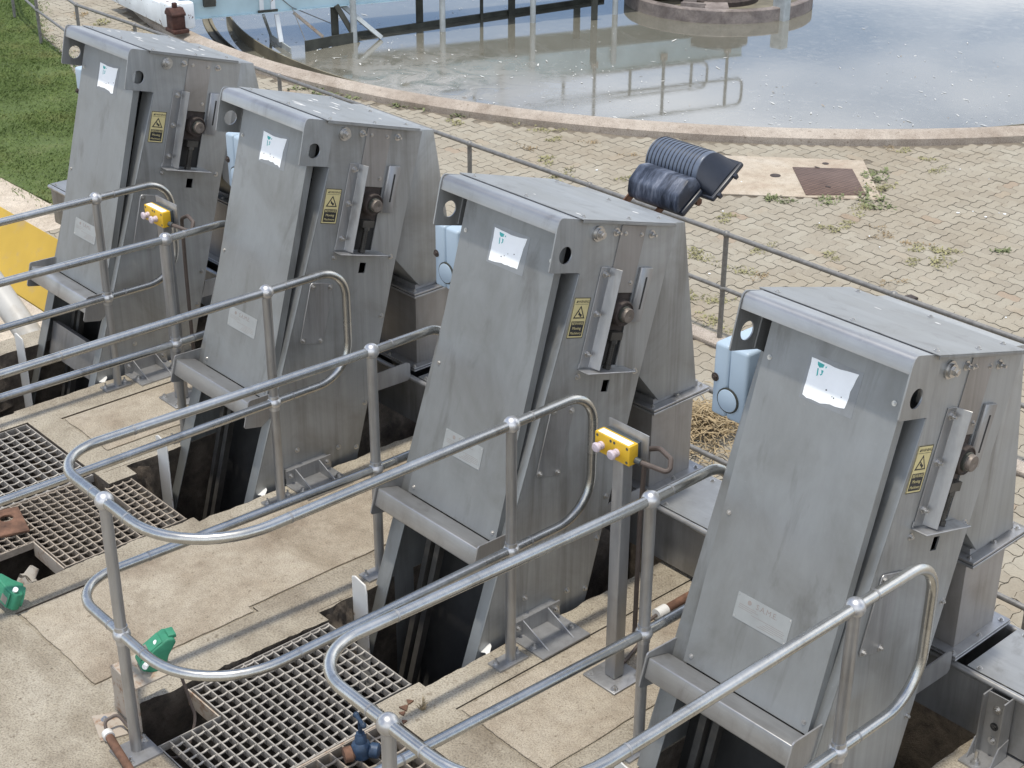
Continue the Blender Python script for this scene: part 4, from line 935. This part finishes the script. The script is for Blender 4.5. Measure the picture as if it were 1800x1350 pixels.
# scraps of white litter
q = random.Random(21); lt = MB()
for k in range(46):
    x, y = q.uniform(-4, 3), q.uniform(5.6, 10.5)
    if (x - TC.x) ** 2 + (y - TC.y) ** 2 < 10.3 ** 2: continue
    s = q.uniform(.006, .018); a = q.uniform(0, 6)
    lt.prism([(x + s * math.cos(a + t) * q.uniform(.5, 1.2), y + s * math.sin(a + t) * q.uniform(.5, 1.2)) for t in (0, 1.2, 2.4, 3.7, 5)], ZP + .004, ZP + .010, flat)
tag(lt.build('paper_scraps', 'paper'), 'tiny white scraps scattered over the paving', 'litter', kind='stuff')

# ------------------------------------------------------------------ round settling tank
ZW = -1.95
w = MB(); A = [w.bm.verts.new((*c, ZW)) for c in circle(TC.x, TC.y, 9.97, 160)]; w.bm.faces.new(A); w.build('water', 'water', smooth=False)['kind'] = 'structure'
tk = empty('settling_tank', (TC.x, TC.y, ZW), label='round settling tank full of grey blue water with a low concrete kerb', cat='tank')
def ring(prof, c, name, m, par, seg=200, a0=0, a1=360, **kw):
    b = MB(); n = seg if a1 - a0 >= 360 else seg
    rr = []
    for k in range(n + (0 if a1 - a0 >= 360 else 1)):
        a = R(a0 + (a1 - a0) * k / n); rr.append([b.bm.verts.new((c[0] - TC.x + r_ * math.cos(a), c[1] - TC.y + r_ * math.sin(a), z - ZW)) for r_, z in prof])
    m_ = len(prof); full = a1 - a0 >= 360
    for k in range(n if full else n):
        p, q_ = rr[k], rr[(k + 1) % len(rr)]
        for i in range(m_): b.bm.faces.new([p[i], p[(i + 1) % m_], q_[(i + 1) % m_], q_[i]])
    return b.build(name, m, par, **kw)
ring([(9.93, -2.6), (9.93, -1.595), (9.945, -1.58), (10.025, -1.582), (10.04, -1.590), (10.125, -1.625), (10.14, -1.635), (10.145, -1.74), (10.1, -2.6)], TC, 'kerb', 'kerb', tk, 240)
IC = (-7.35, 15.60)
ring([(7.785, -2.2), (7.785, -1.795), (7.805, -1.795), (7.805, -2.2)], IC, 'scum_baffle', 'baffle', tk)
ring([(8.02, -2.4), (8.02, -1.93), (8.16, -1.93), (8.16, -2.4)], IC, 'launder_wall', 'baffle', tk)
vn = MB(); N_ = 620
for k in range(N_):
    a0, a1 = 2 * math.pi * k / N_, 2 * math.pi * (k + .5) / N_; a2 = 2 * math.pi * (k + 1) / N_
    pt = lambda a, r_, z: Vector((IC[0] - TC.x + r_ * math.cos(a), IC[1] - TC.y + r_ * math.sin(a), z - ZW))
    for r_ in (8.075, 8.082):
        q_ = [vn.bm.verts.new(pt(a, r_, z)) for a, z in ((a0, -1.95), (a2, -1.95), (a2, -1.875), (a1, -1.915), (a0, -1.875))]; vn.bm.faces.new(q_)
vn.build('notched_weir', 'beam', tk, smooth=False)
WC = (-7.09, 15.11)
wl = ring([(1.32, -2.3), (1.32, -1.765), (1.335, -1.755), (1.435, -1.755), (1.45, -1.77), (1.45, -2.3)], WC, 'centre_well', 'wellc', tk, 72)
c0 = Vector((WC[0] - TC.x, WC[1] - TC.y, 0))
ring([(0.02, -1.90), (1.32, -1.90), (1.32, -1.92), (.02, -1.92)], WC, 'well_sludge', 'baffle', wl, 48)
MB().lathe([(.62, -.3), (.62, .12), (.55, .18), (.50, .20), (.50, .62), (0, .62)], c0, 32).build('centre_column', 'rustdark', wl)
q = random.Random(4)
for k in range(9):
    a = q.uniform(2.6, 5.6); r_ = q.uniform(.75, 1.15); p = c0 + Vector((r_ * math.cos(a), r_ * math.sin(a), .07 + q.uniform(0, .06)))
    rot = Matrix.Rotation(q.uniform(0, 3), 3, 'Z') @ Matrix.Rotation(q.uniform(-.4, .4), 3, 'X')
    s = (q.uniform(.08, .25), q.uniform(.05, .12), q.uniform(.03, .09)); MB().box((-s[0], -s[1], -s[2]), s, lambda u, v, w_: p + rot @ Vector((u, v, w_))).build('debris', 'wellc', wl)
a = R(-8); p = c0 + Vector((1.40 * math.cos(a), 1.40 * math.sin(a), 0)); MB().box((p.x - .10, p.y - .06, -.2), (p.x + .11, p.y + .09, .42)).build('rim_bracket', 'hang', wl)
# rotating scraper bridge
BA = Vector((-8.82, 9.76)); BD = Vector((.321, .947)).normalized(); BN = Vector((BD.y, -BD.x))
def G(t, off, z): p = BA + BD * t - BN * off; return Vector((p.x, p.y, z))
br = empty('scraper_bridge', (0, 0, 0), label='pale blue scraper bridge spanning from the tank kerb to the centre well', cat='bridge')
for off in (0, 1.0):
    gd = MB(); gd.box((-2.75, off - .006, -1.455), (6.06, off + .006, -1.09), G); gd.box((-2.75, off - .05, -1.462), (6.06, off + .05, -1.4555), G); gd.box((-2.75, off - .05, -1.0895), (6.06, off + .05, -1.082), G)
    gd.build('girder', 'bridgeblue', br, smooth=False)
MB().box((-2.7, .06, -1.13), (6.0, .94, -1.10), G).build('walkway', 'dull', br)
for k in range(12): MB().box((-2.5 + k * .76, .05, -1.40), (-2.42 + k * .76, .95, -1.135), G).build('cross_beam', 'bridgeblue', br, smooth=False)
for off in (-.05, 1.05):
    for z in (-.30, -.73):
        pts = [G(-2.6, off, z), G(6.0, off, z)]; MB().tube(pts, .021, 10).build('hand_rail', 'oldrail', br)
    lo = fillet([G(5.9, off, -.30), G(6.08, off, -.30), G(6.08, off, -.73), G(5.9, off, -.73)], [0, .12, .12, 0], 6); MB().tube(lo, .021, 10).build('hand_rail', 'oldrail', br)
    for t in (-2.3, -.9, .43, 1.93, 3.46, 4.65, 5.78):
        MB().cyl(G(t, off, -1.2), G(t, off, -.30), .024, 10).build('rail_post', 'oldrail', br)
        MB().box((t - .05, off - .02, -1.26), (t + .05, off + .02, -1.16), G).build('post_clamp', 'rustlight', br)
for t in (1.0, 2.42, 3.77):
    MB().cyl(G(t, -.06, -1.2), G(t, -.06, -2.4), .042, 14).build('hanger_pipe', 'hang', br)
def bar(p, q_, wd, m, name='hanger', th=.02):
    p, q_ = Vector(p), Vector(q_); d = (q_ - p).normalized(); s = Vector((BD.x, BD.y, 0)); s = (s - d * s.dot(d)).normalized(); n = d.cross(s); b = MB()
    A = [b.bm.verts.new(c + s * a_ * wd + n * c_ * th) for c in (p, q_) for a_, c_ in ((-1, -1), (1, -1), (1, 1), (-1, 1))]
    for f in ((0, 1, 2, 3), (7, 6, 5, 4), (0, 4, 5, 1), (1, 5, 6, 2), (2, 6, 7, 3), (3, 7, 4, 0)): b.bm.faces.new([A[i] for i in f])
    return b.build(name, m, br, smooth=False)
for x, y in ((-9.06, 9.24), (-8.93, 10.66), (-8.55, 12.12), (-8.46, 13.4)): bar((x, y, -1.40), (x, y, -2.3), .05, 'beam')
bar((-8.625, 11.59, -1.40), (-8.625, 11.59, -2.2), .02, 'beam'); bar((-7.50, 12.82, -1.30), (-7.50, 12.82, -2.2), .045, 'beam')
MB().box((-9.07 * 0 - 0.0, -.02, -2.1), (4.68, .02, -1.885), lambda u, v, w_: Vector((-9.07 + .156 * u + v, 9.23 + .988 * u, w_))).build('scum_board', 'beam', br)
bar((-9.05, 9.30, -1.42), (-8.66, 9.75, -1.93), .03, 'hang', 'brace'); bar((-8.95, 9.2, -1.44), (-8.78, 9.42, -1.95), .035, 'beam', 'brace')
MB().cyl((-8.78, 9.36, -1.30), (-8.78, 9.36, -2.1), .045, 12).build('hanger_pipe', 'hang', br)
def plate(p, q_, z0, z1, m, name, jagged=False):
    p, q_ = Vector(p), Vector(q_); d = q_ - p; n_ = 24; up = [(k / n_, z1) for k in range(n_ + 1)]
    lo_ = [(k / n_, z0 - (rnd.uniform(0, .05) if jagged else 0)) for k in range(n_, -1, -1)]; nn = Vector((-d.y, d.x)).normalized()
    MB().prism(up + lo_, -.008, .008, lambda u, v, w_: Vector((*(p + d * u + nn * w_), v))).build(name, m, br, smooth=False)
plate((-8.80, 8.54), (-8.76, 9.36), -1.94, -1.80, 'beam', 'scum_blade', True)
plate((-9.72, 8.58), (-8.84, 8.33), -1.96, -1.87, 'hang', 'deflector')
bar((-9.33, 8.246, -1.50), (-9.70, 8.58, -1.88), .02, 'hang', 'brace'); bar((-9.27, 8.42, -1.50), (-9.20, 8.42, -1.87), .03, 'whitepaint', 'brace'); bar((-9.19, 8.65, -1.50), (-9.02, 9.0, -1.86), .02, 'rustlight', 'brace')
MB().tube([(-9.24, 8.5, -1.30), (-9.18, 8.62, -1.42), (-8.82, 8.56, -1.80)], .006, 6).build('stay_wire', 'oldrail', br)
MB().tube([(-9.18, 8.62, -1.42), (-9.05, 9.26, -1.75)], .006, 6).build('stay_wire', 'oldrail', br)
for t in (-1.62, -1.46): MB().box((t - .03, -.03, -1.45), (t + .03, -.008, -1.24), G).build('clamp', 'whitepaint', br)
MB().box((-1.68, -.04, -1.46), (-1.40, -.03, -1.42), G).build('clamp', 'beam', br); MB().box((-2.42, -.09, -1.30), (-2.26, -.008, -1.20), G).build('clamp', 'beam', br)
# end carriage riding on the kerb
T = Vector((-.992, .128, 0)); RD = Vector((.128, .992, 0)); K0 = Vector((-9.52, 7.03, 0))
def E_(u, v, w_): return K0 + T * u + RD * v + Vector((0, 0, w_))
MB().box((.02, -.10, -1.555), (.36, .26, -1.20), E_).build('end_carriage', 'whitepaint', br, bevel=.035, segs=2)
MB().box((.37, -.08, -1.55), (2.3, .24, -1.24), E_).build('end_carriage', 'whitepaint', br, bevel=.02, segs=2)
cm_ = MB(); cm_.box((-.16, -.14, -1.555), (.13, .08, -1.505), E_); cm_.box((-.12, -.13, -1.505), (.09, .05, -1.33), E_); cm_.prism([(-.14, -1.33), (.11, -1.33), (.11, -1.30), (.05, -1.235), (-.06, -1.235), (-.14, -1.30)], -.14, .06, lambda u, v, w: E_(u, w, v)); cm_.box((-.04, -.07, -1.235), (.02, -.01, -1.17), E_); cm_.build('drive_motor', 'motorrust', br, bevel=.008)
MB().box((-.1, .15, .125), (.35, 1.0, .45), E_).build('bridge_end', 'bridgeblue', br)
# floating scum
q = random.Random(31); sc = MB(); lfm = MB()
def bit(b, x, y, s, el):
    a = q.gauss(-.25, .7); ca, sa = math.cos(a), math.sin(a); n_ = q.choice((4, 5, 6)); pts = []
    for k in range(n_):
        t = 6.283 * k / n_; r_ = s * q.uniform(.6, 1.2); u, v = r_ * math.cos(t) * el, r_ * math.sin(t) * .5; pts.append((x + u * ca - v * sa, y + u * sa + v * ca))
    vs = [b.bm.verts.new((px_, py_, ZW + .004 + q.uniform(0, .006))) for px_, py_ in pts]; b.bm.faces.new(vs)
n = 0
while n < 760:
    a = R(q.uniform(-118, -12)); r_ = 9.9 - abs(q.gauss(0, 1.9 if q.random() < .7 else 4))
    x, y = TC.x + r_ * math.cos(a), TC.y + r_ * math.sin(a)
    if r_ < 2.5: continue
    dens = .5 + noise.noise(Vector((x * .7, y * .7, 2)))
    if q.random() > dens + .15: continue
    bit(sc if q.random() < .93 else lfm, x, y, q.choice((.005, .006, .008, .010, .012, .015, .022)), q.choice((1, 1.3, 1.6, 2.2, 3.5))); n += 1
tag(sc.build('floating_scum', 'scum', smooth=False), 'white scum flecks floating on the tank water', 'scum', kind='stuff')
tag(lfm.build('floating_leaves', 'leafscum', smooth=False), 'brown leaf scraps floating on the tank water', 'leaves', kind='stuff')

# ------------------------------------------------------------------ camera, sun, sky
cam = bpy.data.cameras.new('camera'); co = bpy.data.objects.new('camera', cam); COL.objects.link(co)
def camR(az, p, ro):
    d = Vector((-math.sin(az) * math.cos(p), math.cos(az) * math.cos(p), -math.sin(p))); r = d.cross(Vector((0, 0, 1))).normalized(); u = r.cross(d)
    return r * math.cos(ro) + u * math.sin(ro), -r * math.sin(ro) + u * math.cos(ro), d
r_, u_, d_ = camR(R(47.86987), R(26.49391), R(.24292))
co.matrix_world = Matrix(((r_.x, u_.x, -d_.x, 8.83495), (r_.y, u_.y, -d_.y, -3.56521), (r_.z, u_.z, -d_.z, 3.53912), (0, 0, 0, 1)))
cam.sensor_width = 36; cam.lens = 54.9103; cam.clip_start = .1; cam.clip_end = 1000
scene.camera = co
SUN = Vector((-.012, -.135, 1)).normalized()
sl = bpy.data.lights.new('sun', 'SUN'); sl.energy = 2.9; sl.angle = R(2.2); sl.color = (1, .94, .835)
so = bpy.data.objects.new('sun', sl); COL.objects.link(so); so.rotation_euler = SUN.to_track_quat('Z', 'Y').to_euler()
wd = bpy.data.worlds.new('World'); scene.world = wd; wd.use_nodes = True; nt = wd.node_tree
bg = nt.nodes['Background']; bg.inputs['Strength'].default_value = .15
sky = nt.nodes.new('ShaderNodeTexSky'); sky.sky_type = 'NISHITA'; sky.sun_disc = False
sky.sun_elevation = math.asin(SUN.z); sky.sun_rotation = math.atan2(SUN.x, SUN.y); sky.dust_density = 1.0; sky.ozone_density = 2.0; sky.altitude = 1400
tc = nt.nodes.new('ShaderNodeTexCoord'); sx = nt.nodes.new('ShaderNodeSeparateXYZ'); nt.links.new(tc.outputs['Generated'], sx.inputs[0])
mx = nt.nodes.new('ShaderNodeMath'); mx.operation = 'MAXIMUM'; mx.inputs[1].default_value = .06; nt.links.new(sx.outputs[2], mx.inputs[0])
dv = nt.nodes.new('ShaderNodeVectorMath'); dv.operation = 'DIVIDE'; cb = nt.nodes.new('ShaderNodeCombineXYZ')
for i in range(3): nt.links.new(mx.outputs[0], cb.inputs[i])
nt.links.new(tc.outputs['Generated'], dv.inputs[0]); nt.links.new(cb.outputs[0], dv.inputs[1])
ns = nt.nodes.new('ShaderNodeTexNoise'); ns.inputs['Scale'].default_value = .55; ns.inputs['Detail'].default_value = 7; ns.inputs['Roughness'].default_value = .55; nt.links.new(dv.outputs[0], ns.inputs['Vector'])
rp = ramp(nt, ns.outputs['Fac'], [(.45, (.03, .03, .03)), (.66, (.9, .9, .9))])
nt.links.new(mixc(nt, rp.outputs[0], sky.outputs[0], (13, 13, 13.1)), bg.inputs['Color'])
scene.view_settings.view_transform = 'Standard'; scene.view_settings.look = 'None'; scene.view_settings.exposure = .33; scene.view_settings.gamma = 1
scene.cycles.max_bounces = 8
